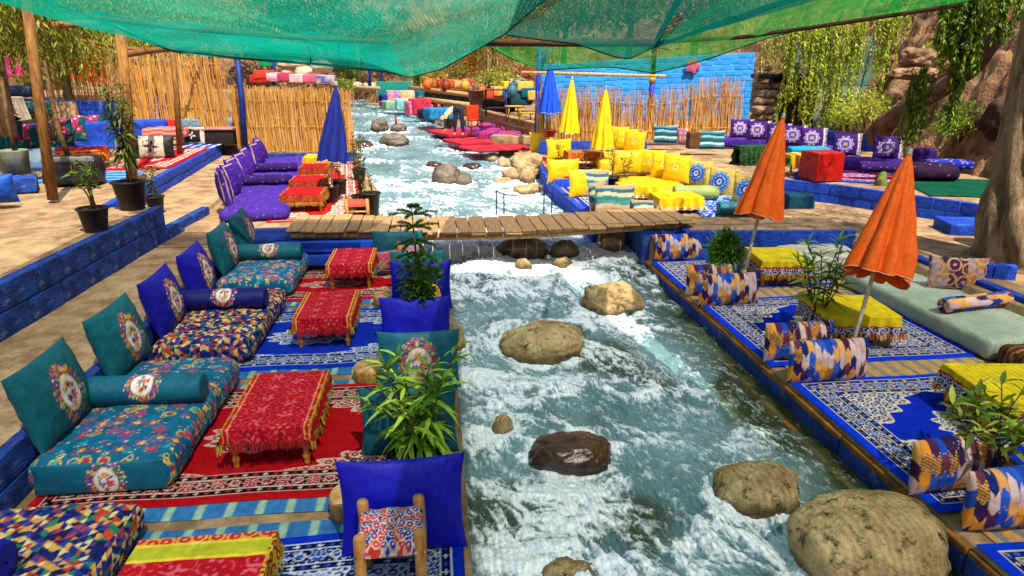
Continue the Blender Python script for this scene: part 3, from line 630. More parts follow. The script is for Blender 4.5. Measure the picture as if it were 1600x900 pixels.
def table_cloth(label, x, y, z, w, d, h, ox, oy, colf, fr=None, rz=0, group='tablecloths', frlen=.07, nn=(130, 150), name='tablecloth'):
    """cloth over a table top at height h, hanging ox over the X sides and oy over the Y sides; fr(pos)->colour of the fringe strand"""
    a = np.unique(np.concatenate([np.linspace(-w/2-ox, w/2+ox, nn[0]), [-w/2, w/2]])); b = np.unique(np.concatenate([np.linspace(-d/2-oy, d/2+oy, nn[1]), [-d/2, d/2]])); A, B = np.meshgrid(a, b, indexing='ij')
    hx, hy = np.clip(np.abs(A)-w/2, 0, None), np.clip(np.abs(B)-d/2, 0, None); s = np.maximum(hx, hy)
    fold = np.sin(B*38+2*np.sin(B*9))*(hx > 0)+np.sin(A*38+2*np.sin(A*7))*(hy > 0)
    sx = np.sign(A)*(np.clip(np.abs(A), 0, w/2)+.012+.10*hx*(hx >= hy)+.018*fold*hx/.12*(hx >= hy)); sy = np.sign(B)*(np.clip(np.abs(B), 0, d/2)+.012+.10*hy*(hy > hx)+.018*fold*hy/.12*(hy > hx))
    sx = np.where(np.abs(A) < w/2, A*(1+.024/w), sx); sy = np.where(np.abs(B) < d/2, B*(1+.024/d), sy)
    zz = h+.007-s*.98+.006*fbm(A*5, B*5, x, 3); zz = np.where(s > 0, zz-.004, zz)
    o = MB(); o.grid(np.stack([sx, sy, zz], -1), colf(A, B)); o = o.build(name, m_cloth, loc=(x, y, z), rot=rz); tag(o, label, 'tablecloth', group)
    if fr:
        f = MB(); P = np.stack([sx, sy, zz], -1); rim = [P[0, j] for j in range(len(b))]+[P[i, -1] for i in range(len(a))]+[P[-1, j] for j in range(len(b)-1, -1, -1)]+[P[i, 0] for i in range(len(a)-1, -1, -1)]
        rim = np.array(rim); seg = np.r_[0, np.cumsum(np.linalg.norm(np.diff(rim, axis=0), axis=1))]; n = int(seg[-1]/.011); q = np.linspace(0, seg[-1], n)
        R = np.stack([np.interp(q, seg, rim[:, k]) for k in range(3)], -1); T_ = np.gradient(R, axis=0); T_ /= np.linalg.norm(T_, axis=1)[:, None]+1e-9; ln = frlen*RNG.uniform(.7, 1.15, n); out = R[:, :2]/(np.linalg.norm(R[:, :2], axis=1)[:, None]+1e-9)
        wb = .0045; e = np.c_[out*RNG.uniform(-.01, .03, n)[:, None], -ln]
        V = np.stack([R-T_*wb, R+T_*wb, R+e+T_*wb*.7, R+e-T_*wb*.7], 1).reshape(-1, 3); C = np.repeat(fr(R), 4, 0); f.add(V, np.arange(4*n).reshape(-1, 4), C); f.build('fringe', m_fringe, o)
    return o
def damask(w, d, gold=True):
    def f(A, B):
        C = base_c(A, 'b8081c'); s = rdgp(A*.8+5, B*.8+3, 5); p = .2; i, j = np.floor(A/p), np.floor(B/p+.5*(i0 := np.floor(A/p) % 2)); x, y = A-(i+.5)*p, B-(j+.5-.5*i0)*p; rr, th = np.hypot(x, y), np.arctan2(y, x)
        m = (rr < .075*(.7+.3*np.cos(6*th))) & (s > .42); C[m] = lin('dd5a68'); m = (rr > .085) & (s > .86); C[m] = lin('d04858')
        if gold:
            e = np.abs(A)-(w/2-.05); C[(e > 0) & (e < .012)] = lin('e0b040'); g = e > .035; C[g] = np.array(lin('c98a28'))*(.7+.5*(s[g][:, None] > .5)); C[(e > .085)] = lin('b81420')
        return C
    return f
def gold_fringe(w):
    def f(R):
        side = np.abs(R[:, 0]) > w/2+.005; c = np.where(side[:, None], LA('c9a02a'), LA('a80f1c')); k = rnd(np.arange(len(R)), 2)[:, None]; c = np.where(side[:, None] & (k > .55), LA('8a8a20'), c); return c*(.7+.6*k)
    return f
def stool(label, x, y, z, rz, seat='14', group='log stools', h=.46, w=.40, kind=0):
    t = thing('log_stool', label, 'stool', (x, y, z), rz, group); r = random.Random(label)
    lm = MB().tube([(0, 0, 0), (.004, .003, h*.5), (-.003, 0, h), (-.003, 0, h+.012)], [.036, .034, .036, .028], 12).mesh('leg'); lm.materials.append(m_log)
    q = w/2-.03
    for sx in (-1, 1):
        for sy in (-1, 1): put('leg', lm, None, t, (sx*q, sy*q, 0), (0, 0, r.uniform(0, 6)))
    for (a, b, zz) in (((-q, -q), (q, -q), .14), ((-q, q), (q, q), .14), ((-q, -q), (-q, q), .19), ((q, -q), (q, q), .19), ((-q, -q), (q, -q), h*.72), ((-q, q), (q, q), h*.72)):
        MB().tube([(*a, zz), ((a[0]+b[0])/2, (a[1]+b[1])/2, zz+.006), (*b, zz)], .018, 8).build('stretcher', m_log, t)
    n = 70; A, B = np.meshgrid(np.linspace(-1, 1, n), np.linspace(-1, 1, n), indexing='ij'); th = np.arctan2(B, A); rr = np.maximum(np.abs(A), np.abs(B))
    zz = h-.075+.035*(1-rr**2)+.03*np.abs(np.cos(4*th))*np.clip(rr, 0, 1)*np.clip(1.1-rr, 0, 1)*2; zz = np.where(rr > .93, zz-.05*(rr-.93)/.07, zz); C = base_c(A, 'c03a34')
    m = np.cos(8*th+.4) > -.1; d = rdgp(A*.35+3, B*.35, 2.); C[m] = lin('1c2f9a'); C[(d > .62) & m] = lin('d8c0b0'); C[(d > .7) & ~m] = lin('e8b8a8')
    if kind: C = plain('2f6a9a' if kind == 1 else 'c04a3a')(A, B)
    MB().grid(np.stack([A*w*.5, B*w*.5, zz], -1), C).build('woven_seat', m_cloth, t)
    return t
# ------------------------------------------------------------------ umbrellas
def umbrella(label, base, tip, wid, color, frac=.63, lobes=8, group='folded parasols', pole_c='d8c8b0', seed=0, flare=0., low='c08a4a', canopy_len=None):
    base, tip = np.array(base, float), np.array(tip, float); ln = np.linalg.norm(tip-base); ax = Vector(tip-base).normalized()
    t = thing('parasol', label, 'parasol', base, ax.to_track_quat('Z', 'Y').to_euler(), group)
    m = mat('parasol_'+color, color, None, scale=3, rough=.75, bump=.15, bscale=60, bdist=.004, ramp=(.1, .5), trans=.12)
    cl = canopy_len or ln*(1-frac); n, k = 96, 44; th = np.linspace(0, 2*math.pi, n, endpoint=False); q = np.linspace(0, 1, k); TH, Q = np.meshgrid(th, q, indexing='ij')
    r0 = wid/2*(.05+.95*Q**.82); lob = np.abs(np.cos(TH*lobes/2+.8*np.sin(TH*2+seed)+.5*Q+.25*np.sin(Q*4+seed)))**.7; dp = (.10+.30*Q); R = r0*(1-dp*(1-lob))*(1+flare*np.cos(TH-math.pi))
    R *= 1+.16*fbm(np.cos(TH)*1.3+seed, np.sin(TH)*1.3, Q*2, 3)*np.clip(Q*2, 0, 1)
    z = ln-.02-Q*cl-(.035*lob*(Q > .98)*cl)-.02*np.sin(TH*3+seed)*Q
    cp_ = MB(); cp_.grid(np.stack([R*np.cos(TH), R*np.sin(TH), z], -1), wrap=True); cp_.grid(np.stack([.72*R*np.cos(TH), .72*R*np.sin(TH), z-.0+.03], -1)[:, ::-1], wrap=True); c = cp_.build('canopy', m, t)
    rim = np.stack([(R*1.004*np.cos(TH))[:, -1], (R*1.004*np.sin(TH))[:, -1], z[:, -1]], -1); MB().tube(np.vstack([rim, rim[:1]]), .004, 4, caps=False).build('hem', mat('hem', 'e8c8a0', bump=0), c)
    MB().tube([(0, 0, 0), (0, 0, ln-cl*.5)], .021, 10).build('pole', mat('pole_'+pole_c, pole_c, None, scale=9, rough=.5, bump=.1), t); MB().tube([(0, 0, 0), (0, 0, ln*.16)], .025, 10).build('pole_foot', mat('pole_'+low, low, None, scale=9, rough=.5, bump=.1), t)
    MB().lathe([(.03, 0), (.036, .012), (.02, .03), (.028, .05), (.016, .075), (.003, .085)], 12).build('finial', mat('finial', 'cdbfae', rough=.5, bump=0), t, loc=(0, 0, ln-.03))
    return t
# ------------------------------------------------------------------ pots and plants
m_leaf = mat('foliage', attr=True, scale=9, rough=.5, bump=.1, trans=.45, spec=.3)
m_stem = mat('stem', '7a5a34', '463018', scale=10, rough=.85, bump=.4)
m_pot = mat('black_plastic', '26231f', '141210', scale=3, rough=.55, bump=.15, c3='4a4034', s3=3, r3=(.6, .8))
m_soil = mat('soil', '3a2818', '1e140c', scale=20, rough=1., bump=.8, bdist=.02)
def pot_parts(t, r, h, m=None, z=0.):
    m = m or m_pot
    MB().lathe([(r*.02, 0), (r*.70, 0), (r*.72, .01), (r*.96, h*.93), (r*1.06, h*.935), (r*1.06, h), (r*.97, h), (r*.94, h*.9), (r*.05, h*.88)], 28).build('pot', m, t, loc=(0, 0, z)); MB().lathe([(r*.93, 0), (r*.6, .018), (.01, .025)], 20).build('soil', m_soil, t, loc=(0, 0, z+h*.885))
def leaves(mb, P, Dr, L, Wd, cols, droop=.25, fold=.12):
    P, Dr = np.asarray(P, float), np.asarray(Dr, float); n = len(P); Dr = Dr/(np.linalg.norm(Dr, axis=1)[:, None]+1e-9); L = np.broadcast_to(L, (n,))[:, None]; Wd = np.broadcast_to(Wd, (n,))[:, None]
    up = np.array([0, 0, 1.])+RNG.normal(0, .5, (n, 3)); s = np.cross(Dr, up); s /= np.linalg.norm(s, axis=1)[:, None]+1e-9; nn = np.cross(s, Dr); dz = np.array([0, 0, -1.])
    mid = P+Dr*L*.45+dz*L*droop*.22; b2 = P; tip = P+Dr*L*.95+dz*L*droop
    V = np.stack([b2, mid-s*Wd/2+nn*Wd*fold, mid, mid+s*Wd/2+nn*Wd*fold, tip], 1); k = np.arange(n)[:, None]*5
    F = np.concatenate([k+np.array([[0, 2, 1]]), k+np.array([[0, 3, 2]]), k+np.array([[1, 2, 4]]), k+np.array([[2, 3, 4]])]); mb.add(V.reshape(-1, 3), F, np.repeat(np.asarray(cols), 5, 0)); return mb
def leafcols(n, pal, var=.35): p = LA(*pal); return p[RNG.integers(0, len(pal), n)]*(1-var+2*var*RNG.random(n))[:, None]
LGREEN = ('5f8a1e', '7fa52c', '4a7318', '94b53a'); DGREEN = ('2f4f14', '3f6318', '23400f', '4f6f1e'); YGREEN = ('8f9a24', 'a9ad30', '6f8420', 'c0b83c')
def stem_path(h, lean, n=8, wob=.02):
    t = np.linspace(0, 1, n); return np.stack([lean[0]*t**1.3+wob*np.sin(t*7+lean[1]*9), lean[1]*t**1.3+wob*np.cos(t*6+lean[0]*9), h*t], -1)
_lf = {}
def leaf_mesh(k, pal, L, Wd):
    key = (k, pal, L)
    if key not in _lf:
        mb = MB(); x = np.array([0, .2, .5, .8, 1.]); wv = np.array([.04, .7, 1., .6, .03])*Wd/2; zz = -L*(.05+.10*k)*x**2*2; row = []
        P = np.stack([np.stack([x*L, s*wv, zz+np.abs(s)*wv*.35], -1) for s in (-1, 0, 1)]); mb.grid(P, np.array(lin(pal[k % len(pal)]))*(.8+.25*k)); me = mb.mesh('leaf'); me.materials.append(m_leaf); _lf[key] = me
    return _lf[key]
def leafy_plant(label, loc, height, nst, spread, L, Wd, pal, per, pot=None, big=False, name='potted_plant', cat='plant', group='potted plants', top=.35, droop=.3, stem_r=.010, seed=0, pot_m=None, up=.35, z0=0.):
    t = thing(name, label, cat, loc, 0, group); r = random.Random(label); base = 0.
    if pot: pot_parts(t, pot[0], pot[1], pot_m); base = pot[1]*.88
    mb = MB(); st = MB(); bigs = []
    for i in range(nst):
        a = 6.283*i/nst+r.uniform(-.5, .5); h = height*r.uniform(.72, 1.0); sp = spread*r.uniform(.4, 1.); p = stem_path(h, (sp*math.cos(a), sp*math.sin(a)))+[r.uniform(-.03, .03), r.uniform(-.03, .03), base]
        st.tube(p, np.linspace(stem_r, stem_r*.35, len(p)), 6)
        k = per; tt = top+(1-top)*np.sort(np.array([r.random() for _ in range(k)]))**.8; Q = np.stack([np.interp(tt*(len(p)-1), np.arange(len(p)), p[:, c]) for c in range(3)], -1)
        ang = np.arange(k)*2.4+a; el = up+.9*(tt-.5)+np.array([r.uniform(-.35, .35) for _ in range(k)]); dr = np.stack([np.cos(ang)*np.cos(el), np.sin(ang)*np.cos(el), np.sin(el)], -1); ll = L*np.array([r.uniform(.6, 1.1) for _ in range(k)])*(1.1-.35*tt)
        if big: bigs += list(zip(Q, dr, ll))
        else: leaves(mb, Q, dr, ll, Wd*ll/L, leafcols(k, pal), droop)
    st.build('stem', m_stem, t)
    if big:
        for q, d, l in bigs:
            yaw, pit = math.atan2(d[1], d[0]), -math.asin(max(-1, min(1, d[2]))); o = put('leaf', leaf_mesh(r.randrange(4), pal, L, Wd), None, t, q, (r.uniform(-.5, .5), pit, yaw), l/L)
    else: mb.build('foliage', m_leaf, t)
    return t
def bushy(label, loc, w, h, n, L, Wd, pal, pot=None, name='shrub', cat='shrub', group='potted plants', cone=.0, trunk=.12, seed=1, pot_m=None, clumps=26, z=0.):
    """dense crown: leaf clumps scattered over an uneven volume on a short trunk"""
    t = thing(name, label, cat, loc, 0, group); base = z
    if pot: pot_parts(t, pot[0], pot[1], pot_m); base = pot[1]*.88
    g = np.random.default_rng(seed); c = g.normal(size=(clumps, 3)); c /= np.linalg.norm(c, axis=1)[:, None]; c *= (g.random(clumps)**.5)[:, None]*.85; hz = (c[:, 2]+1)/2; c[:, :2] *= (1-cone*hz)[:, None]
    ctr = np.array([0, 0, base+trunk+h/2]); sc = np.array([w/2, w/2, h/2]); id_ = g.integers(0, clumps, n); P = ctr+(c[id_]+g.normal(0, .17, (n, 3)))*sc; dr = (P-ctr)/sc+g.normal(0, .5, (n, 3))+[0, 0, .35]
    cols = leafcols(n, pal)*(.75+.5*g.random(clumps)[id_])[:, None]; mb = MB(); leaves(mb, P, dr, L*g.uniform(.7, 1.2, n), Wd, cols, .15); mb.build('foliage', m_leaf, t)
    s = MB(); s.tube([(0, 0, base), (.01, .01, base+trunk+h*.3), (0, .02, base+trunk+h*.7)], [.022, .017, .008], 7)
    for q in c[:8]: s.tube([(0, 0, base+trunk), tuple((ctr+q*sc*.4)), tuple(ctr+q*sc*.9)], [.012, .008, .004], 5)
    s.build('stem', m_stem, t); return t
# ------------------------------------------------------------------ left terrace by the stream: four bays of seat, table and carpet
G_PIL = 'medallion cushions'
def pil(label, mb_args, loc, rz, lean, m=None, group=None, cat='cushion', name='cushion', cache={}):
    key = mb_args[:4]
    if key not in cache: cache[key] = pillow_mb(*mb_args[1:4], mb_args[4], **(mb_args[5] if len(mb_args) > 5 else {})).mesh('cushion'); cache[key].materials.append(m or m_satin)
    o = put(name, cache[key], None, None, loc, (lean, 0, rz)); return tag(o, label, cat, group)
TEAL, NAVY = '07606e', '1010a0'
H90 = math.pi/2
tealp = ('tealmed', .86, .66, .27, med_pillow(TEAL, 4, .36), dict(n=90)); navyp = ('navymed', .86, .66, .27, med_pillow(NAVY, 9, .36), dict(n=90)); tealp2 = ('tealmed2', .80, .60, .17, med_pillow('0d6a80', 6, .38), dict(n=90)); navyp2 = ('navyplain', .82, .66, .16, plain('0a12b0'), dict(n=60)); tealpl = ('tealplain', .80, .6, .16, plain('0d5f70'), dict(n=60))
mt_pais = mattress_mb(1.0, 1.92, .27, lambda u, v: paisley(u, v, '0a6a90'), seed=2.).mesh('mattress'); mt_pais.materials.append(m_cloth)
mt_dia = mattress_mb(1.0, 1.92, .27, lambda u, v: diamonds(u, v), seed=5.).mesh('mattress'); mt_dia.materials.append(m_cloth)
rug('carpet', 'nearest navy and white ornate carpet at the bottom of the left bank', -2.6, 2.1, .1, 4.02, .0, cp(2.7, 1.92, BLU, 2), group='ornate carpets on the left bank')
rug('carpet', 'red ornate carpet under the nearest fringed red table', -3.0, 4.46, -.12, 6.36, .008, cp(2.88, 1.9, RED, 3), group='ornate carpets on the left bank', n=(300, 220))
rug('carpet', 'royal blue ornate carpet in the second bay of the left bank', -3.0, 6.80, -.1, 8.62, .008, cp(2.9, 1.82, BLU, 4), group='ornate carpets on the left bank')
rug('carpet', 'red ornate carpet in the third bay just before the bridge', -3.0, 9.06, -.1, 10.5, .008, cp(2.9, 1.44, RED, 5), group='ornate carpets on the left bank', n=(180, 100))
for (l, y0, y1) in (('blue and pale striped mat edge under the nearest navy carpet', 3.7, 4.19), ('blue and pale striped mat edge on the near side of the first red carpet', 4.30, 4.9), ('blue and pale striped mat strip on the far side of the first red carpet', 6.0, 6.5), ('blue and pale striped mat edge on the near side of the royal blue carpet', 6.64, 7.1),
                    ('blue and pale striped mat strip between the royal blue and the third red carpet', 8.3, 8.78), ('blue and pale striped mat edge at the near side of the third red carpet', 8.90, 9.4)):
    rug('floor_mat', l, -2.9, y0, -.05, y1, -.004, mat_stripe, 'mat', .006, (150, 12), 'striped mats on the left bank')
def seat(me, label, y, x=-2.52, z=.02, rz=0, group='floor mattresses on the left bank', name='floor_mattress'): return tag(put(name, me, None, None, (x, y, z), rz), label, 'mattress', group)
s = seat(mt_pais, 'teal mattress with coloured paisley and flowers in the nearest full bay', 5.62)
def endmed(P, n):
    C = plain('0b5f78')(P[..., 0], P[..., 2]); return medallion(C, P[..., 0], P[..., 2], .1, -.02+.1, .3, 7)
e = pillow_mb(.92, .25, .05, lambda x, z, sg: medallion(plain('0b5f78')(x, z), x, z, .05, -.02, .26, 7), n=90, pinch=.02); e.build('end_panel', m_satin, s, loc=(0, -.965, .01))
seat(mt_dia, 'multicoloured diamond patterned mattress in the second bay', 7.92)
seat(mt_pais, 'teal floral mattress in the third bay near the bridge', 10.12, rz=math.pi).scale = (1, .93, 1)
seat(mt_dia, 'multicoloured diamond patterned mattress cut off at the bottom left corner', 3.22, rz=math.pi)
for l, a, y in (('large teal medallion cushion, nearest one leaning on the left wall', tealp, 5.22), ('teal medallion cushion behind the teal bolster', tealp, 6.42), ('navy medallion cushion, nearer one of the diamond mattress', navyp, 7.55), ('navy medallion cushion, farther one of the diamond mattress', navyp, 8.68),
                ('teal medallion cushion, nearer one of the third bay', tealp, 9.86), ('teal medallion cushion, farther one beside the bridge end', tealp, 10.9)):
    pil(l, a, (-2.96, y, .26 if a is tealp else .25), H90+random.uniform(-.04, .04), -.24, m_satin, 'cushions along the left wall')
def bol_c(base, sd):
    def f(u, v): C = plain(base)(u, v); return medallion(C, u, v-.31, 0, 0, .27, sd)
    return f
for l, base, y, sd, x, ln in (('teal bolster with flower medallion lying across the nearest teal mattress', '0a5a70', 5.60, 5, -2.5, .92), ('navy bolster with flower medallion across the diamond mattress', '12126a', 8.03, 8, -2.52, .92), ('teal bolster with flower medallion across the third bay mattress', '0c6474', 10.25, 3, -2.5, .92), ('royal blue bolster end at the bottom left corner', '1020b0', 3.42, 11, -2.80, .74)):
    o = bolster_mb(ln, .135, bol_c(base, sd), n=110).build('bolster', m_satin, loc=(x, y, .285)); tag(o, l, 'bolster', 'bolsters across the mattresses')
low_table('low turned-leg table under the nearest fringed red cloth', -1.36, 5.36, .02, .64, 1.02, .36); table_cloth('fringed red damask cloth with gold side bands on the nearest full table', -1.36, 5.36, .02, .64, 1.02, .36, .13, .11, damask(.64, 1.02), gold_fringe(.64))
low_table('low turned-leg table under the red cloth in the blue carpet bay', -1.31, 7.78, .02, .62, .95, .36); table_cloth('fringed red damask cloth on the table of the royal blue carpet', -1.31, 7.78, .02, .62, .95, .36, .12, .13, damask(.62, .95), gold_fringe(.62))
low_table('low turned-leg table under the red cloth next to the bridge', -1.26, 9.93, .02, .62, .9, .37); table_cloth('red damask cloth with gold edges on the table next to the bridge', -1.26, 9.93, .02, .62, .9, .37, .12, .13, damask(.62, .9), gold_fringe(.62))
def striped_red(A, B):
    C = damask(.8, 1.0, False)(A, B); b = (B > .30) & (B < .42); C[b] = lin('b8b428'); C[(np.abs(B-.30) < .012) | (np.abs(B-.42) < .012)] = lin('e8c838'); t = B > .432; s = rdgp(A, B, 3); C[t] = np.where((s > .6)[..., None], LA('e0a040'), LA('c81c34'))[t]; C[(A > .36)] = np.where((s > .55)[..., None], LA('c8b030'), LA('9a2a20'))[A > .36]; return C
low_table('low table under the red and yellow striped cloth at the bottom edge', -1.39, 3.06, .02, .76, .98, .37); table_cloth('glossy red cloth with a yellow band on the table at the bottom edge', -1.39, 3.06, .02, .76, .98, .37, .12, .1, striped_red, gold_fringe(.76))
# cushions standing along the water
for l, a, x, y, h, ln in (('large plain royal blue cushion standing behind the nearest stool', navyp2, -.28, 3.78, .0, -.16), ('teal cushion half hidden by the big oleander', tealpl, -.28, 4.98, .0, -.12), ('teal medallion cushion standing behind the oleander by the water', tealp2, -.22, 6.14, .02, -.12), ('royal blue cushion standing behind the teal medallion one', navyp2, -.28, 7.28, -.08, -.2),
                           ('royal blue cushion standing by the young pine', navyp2, -.24, 8.62, -.02, -.12), ('teal cushion standing behind the blue one by the young pine', tealpl, -.28, 9.3, .0, -.12), ('teal cushion leaning against the left bridge end', tealpl, -.62, 10.42, .05, -.05)):
    pil(l, a, (x, y, h), random.uniform(-.04, .03), ln, m_satin, 'cushions along the left water edge')
stool('rough log stool with red and blue woven seat in the foreground', -.335, 3.50, .02, .03)
stool('log stool with woven seat beside the left bridge end', -.42, 10.05, .02, .1, w=.36, h=.5)
bt = pillow_mb(.42, .3, .1, lambda x, z, sg: paisley(x, z, 'b86a7a', 8)); tag(bt.build('cushion', m_cloth, loc=(-.72, 10.1, .12), rot=(-.1, 0, .5)), 'small pink printed cushion hung on the stool at the bridge', 'cushion')
low_table('small table under the yellow and orange cloth behind the blue cushion', -.18, 8.1, .02, .3, .3, .42); table_cloth('yellow and orange shawl hanging over the small table by the water', -.18, 8.1, .02, .30, .30, .42, .22, .24, lambda A, B: stripes(A, B*0+A, ('e8b81c', 'd88a18', 'e0c43c', 'c87a14')), lambda R: np.tile(LA('d8a81c'), (len(R), 1)), nn=(70, 70))
m_slice = mat('log_slice', 'e0b87a', '9a6a38', scale=7, rough=.7, bump=.4, bscale=16, c3='7a4a22', s3=4, r3=(.64, .74))
for l, x, y, r in (('round log slice beside the nearest blue cushion', -.66, 4.28, .17), ('round log slice beside the teal medallion cushion', -.72, 6.5, .18), ('round log slice beside the royal blue carpet far corner', -.72, 8.86, .17)):
    t = thing('log_slice', l, 'log slice', (x, y, .0), 0, 'log slices used as side tables'); MB().lathe([(r*.97, 0), (r, .02), (r*1.01, .12), (r*.985, .135)], 30, lobes=3, lamp=.03).build('bark', m_log, t); MB().lathe([(r*.965, 0), (r*.95, .008), (.005, .009)], 30, lobes=3, lamp=.03).build('cut_face', m_slice, t, loc=(0, 0, .134))
leafy_plant('large bright green oleander growing among the cushions by the water', (-.2, 4.62, .0), .80, 13, .46, .25, .052, ('6f9a22', '96bd3c', '558220', 'aed04e'), 19, pot=(.2, .26), big=True, droop=.2, stem_r=.010, top=.12, up=.25)
# young norfolk pine in tiers, with a leafy climber at its foot
nt = thing('norfolk_pine', 'young norfolk island pine in tiers standing by the water', 'tree', (-.27, 7.95, .02), 0)
pot_parts(nt, .16, .24); MB().tube([(0, 0, .2), (.01, .0, 1.2), (-.03, 0, 2.08)], [.028, .02, .006], 8).build('trunk', m_stem, nt)
fo = MB(); bp = MB()
for z, l in ((2.07, .07), (1.93, .36), (1.72, .36), (1.45, .32), (1.22, .32), (.98, .33), (.74, .33), (.52, .3)):
    for k in range(6):
        a = k*math.pi/3+z*5; el = .35; q = np.linspace(0, 1, 14); p = np.stack([l*q*math.cos(a), l*q*math.sin(a), z+.20+l*(.25*q-.45*q**2) if z < 1.5 else z+.0+l*(.35*q-.25*q**2)], -1)-[0, 0, .18 if z < 1.5 else 0]; bp.tube(p[::3], .006, 4)
        for j in range(1, 14):
            m_ = 10; an = np.linspace(0, 6.28, m_); t_ = (p[j]-p[j-1]); t_ /= np.linalg.norm(t_); s_ = np.cross(t_, [0, 0, 1]); s_ /= np.linalg.norm(s_); u_ = np.cross(s_, t_)
            dr = t_*.9+np.cos(an)[:, None]*s_*.9+np.sin(an)[:, None]*u_*.6; leaves(fo, np.repeat(p[j][None], m_, 0), dr, .066, .017, leafcols(m_, ('44702c', '5a8a38', '386224', '74a048')), 0)
nt.scale = (.74, .74, .71); fo.build('foliage', m_leaf, nt); bp.build('branch', m_stem, nt)
bushy('small-leaved dark green climber at the foot of the young pine', (-.2, 7.5, .0), .42, .75, 420, .10, .05, ('3a5f1c', '4f7a24', '2c4a14'), pot=(.15, .22), name='climber', cat='plant', trunk=.1, seed=6)
# ------------------------------------------------------------------ right terrace by the stream
m_worn = mat('worn_mat', attr=True, scale=3, rough=.9, bump=.4, bscale=60)
def matr(u, v): C = base_c(u, 'c79a5e'); C[np.abs((u/.17) % 1-.5) < .2] = lin('8a8a84'); C *= (1+.3*fbm(u*20, v*40, 1., 2))[..., None]; return C
for l, x0, y0, x1, y1, sd in (('blue ornate carpet next to the bridge landing on the right terrace', RE-.012, 8.98, 5.85, 10.5, 6), ('blue ornate carpet in the middle of the right terrace', RE-.012, 6.30, 5.86, 8.50, 7), ('nearest blue ornate carpet of the right terrace', RE-.012, 3.78, 5.86, 5.93, 8), ('blue carpet corner at the bottom right edge', RE-.012, 1.9, 5.9, 3.42, 9)):
    rug('carpet', l, x0, y0, x1, y1, .008, cp(x1-x0, y1-y0, BLR, sd), group='ornate carpets on the right bank', n=(240, 200) if y0 < 7 else (140, 100))
for l, y0, y1 in (('faded tan and grey striped mat between the two nearer blue carpets', 5.7, 6.42), ('faded striped mat between the middle and the far blue carpet', 8.35, 9.1), ('faded striped mat beside the nearest patchwork cushions', 3.3, 3.9)):
    rug('floor_mat', l, RE+.15, y0, 5.85, y1, -.003, matr, 'mat', .005, (150, 14), 'faded mats on the right bank')
patc = ('patch', .86, .44, .27, lambda x, z, sg: patchwork(x+3, z+2), dict(n=110, pinch=.03)); patc2 = ('patch2', .80, .43, .25, lambda x, z, sg: patchwork(x+7, z+5.3), dict(n=110, pinch=.03))
for l, a, x, y, rz in (('patchwork cushion hanging at the right end of the bridge', patc, 3.95, 10.5, 0), ('patchwork cushion, back one of the pair by the round bush', patc2, 3.82, 8.78, .05), ('patchwork cushion, front one of the pair by the round bush', patc, 3.84, 8.28, .03), ('patchwork cushion, back one of the pair by the orange parasol', patc2, 3.85, 6.46, .03), ('patchwork cushion, front one of the pair by the orange parasol', patc, 3.87, 5.92, .02),
                        ('patchwork cushion, back one of the pair at the lower right', patc2, 3.80, 4.05, .12), ('patchwork cushion at the lower right corner of the photo', patc, 3.92, 3.60, .05)):
    pil(l, a, (x, y, .0 if y < 10 else .02), rz, -.10, m_cloth, 'patchwork cushions on the right bank')
m_pale = mat('pale_vinyl', 'a3b09a', '8a9a86', scale=2, rough=.6, bump=.2, bscale=8, bdist=.02, c3='b8b49a', s3=1.4, r3=(.5, .75))
m_white = mat('off_white_vinyl', 'cfc8b8', 'aaa292', scale=2, rough=.6, bump=.2, bscale=8, bdist=.02)
tag(MB().rbox(1.15, 2.75, .24, .07, res=.08, puff=.02, nz=.02).build('floor_mattress', m_pale, loc=(6.42, 7.55, 0)), 'long pale grey green mattress under the small purple cushion', 'mattress')
tag(MB().rbox(1.15, 1.0, .3, .08, res=.08, puff=.02, nz=.03).build('floor_mattress', m_white, loc=(6.0, 9.75, 0)), 'stained off white mattress against the blue landing wall', 'mattress')
mm = mattress_mb(1.15, 2.3, .26, lambda u, v: stripes(u, v, ('7a4a2a', '3a2418', 'b07a3a', '5a2a20', '8a6a4a', '241a14'), .035), res=.03).build('floor_mattress', m_cloth, loc=(6.42, 4.95, 0)); tag(mm, 'brown kilim covered mattress at the right edge', 'mattress')
pil('purple and gold printed cushion standing on the pale mattress', ('purpgold', .72, .44, .16, lambda x, z, sg: np.where((rdgp(x*.5, z*.5, 4) > .78)[..., None], LA('d8a878'), patchwork(x*.6+1, z*.6+1)*.6+LA('4a2048')*.5), dict(n=70)), (6.74, 7.85, .25), -.35, -.2, m_cloth)
o = bolster_mb(.98, .10, lambda u, v: patchwork(v+1, u*1.0+4, .07, .16), n=120).build('bolster', m_cloth, loc=(6.42, 7.12, .25), rot=(0, 0, .16)); tag(o, 'patchwork bolster lying on the pale mattress', 'bolster')
def ycloth(A, B):
    C = base_c(A, 'd9c01a'); C *= (1+.25*fbm(A*7, B*7, 2., 3))[..., None]; d = np.maximum(np.abs(A)-.36, np.abs(B)-.40); s = rdgp(A*1.2, B*1.2, 6); m = d > .10; C[m] = np.where((s > .55)[..., None], LA('d8cfe0'), LA('2f2a4a'))[m]; C[(d > .085) & (d < .105)] = lin('b8242a'); return C
def yf(R): k = rnd(np.arange(len(R)), 3)[:, None]; return np.where(k > .5, LA('d8b41c'), LA('b83018'))*(.7+.5*k)
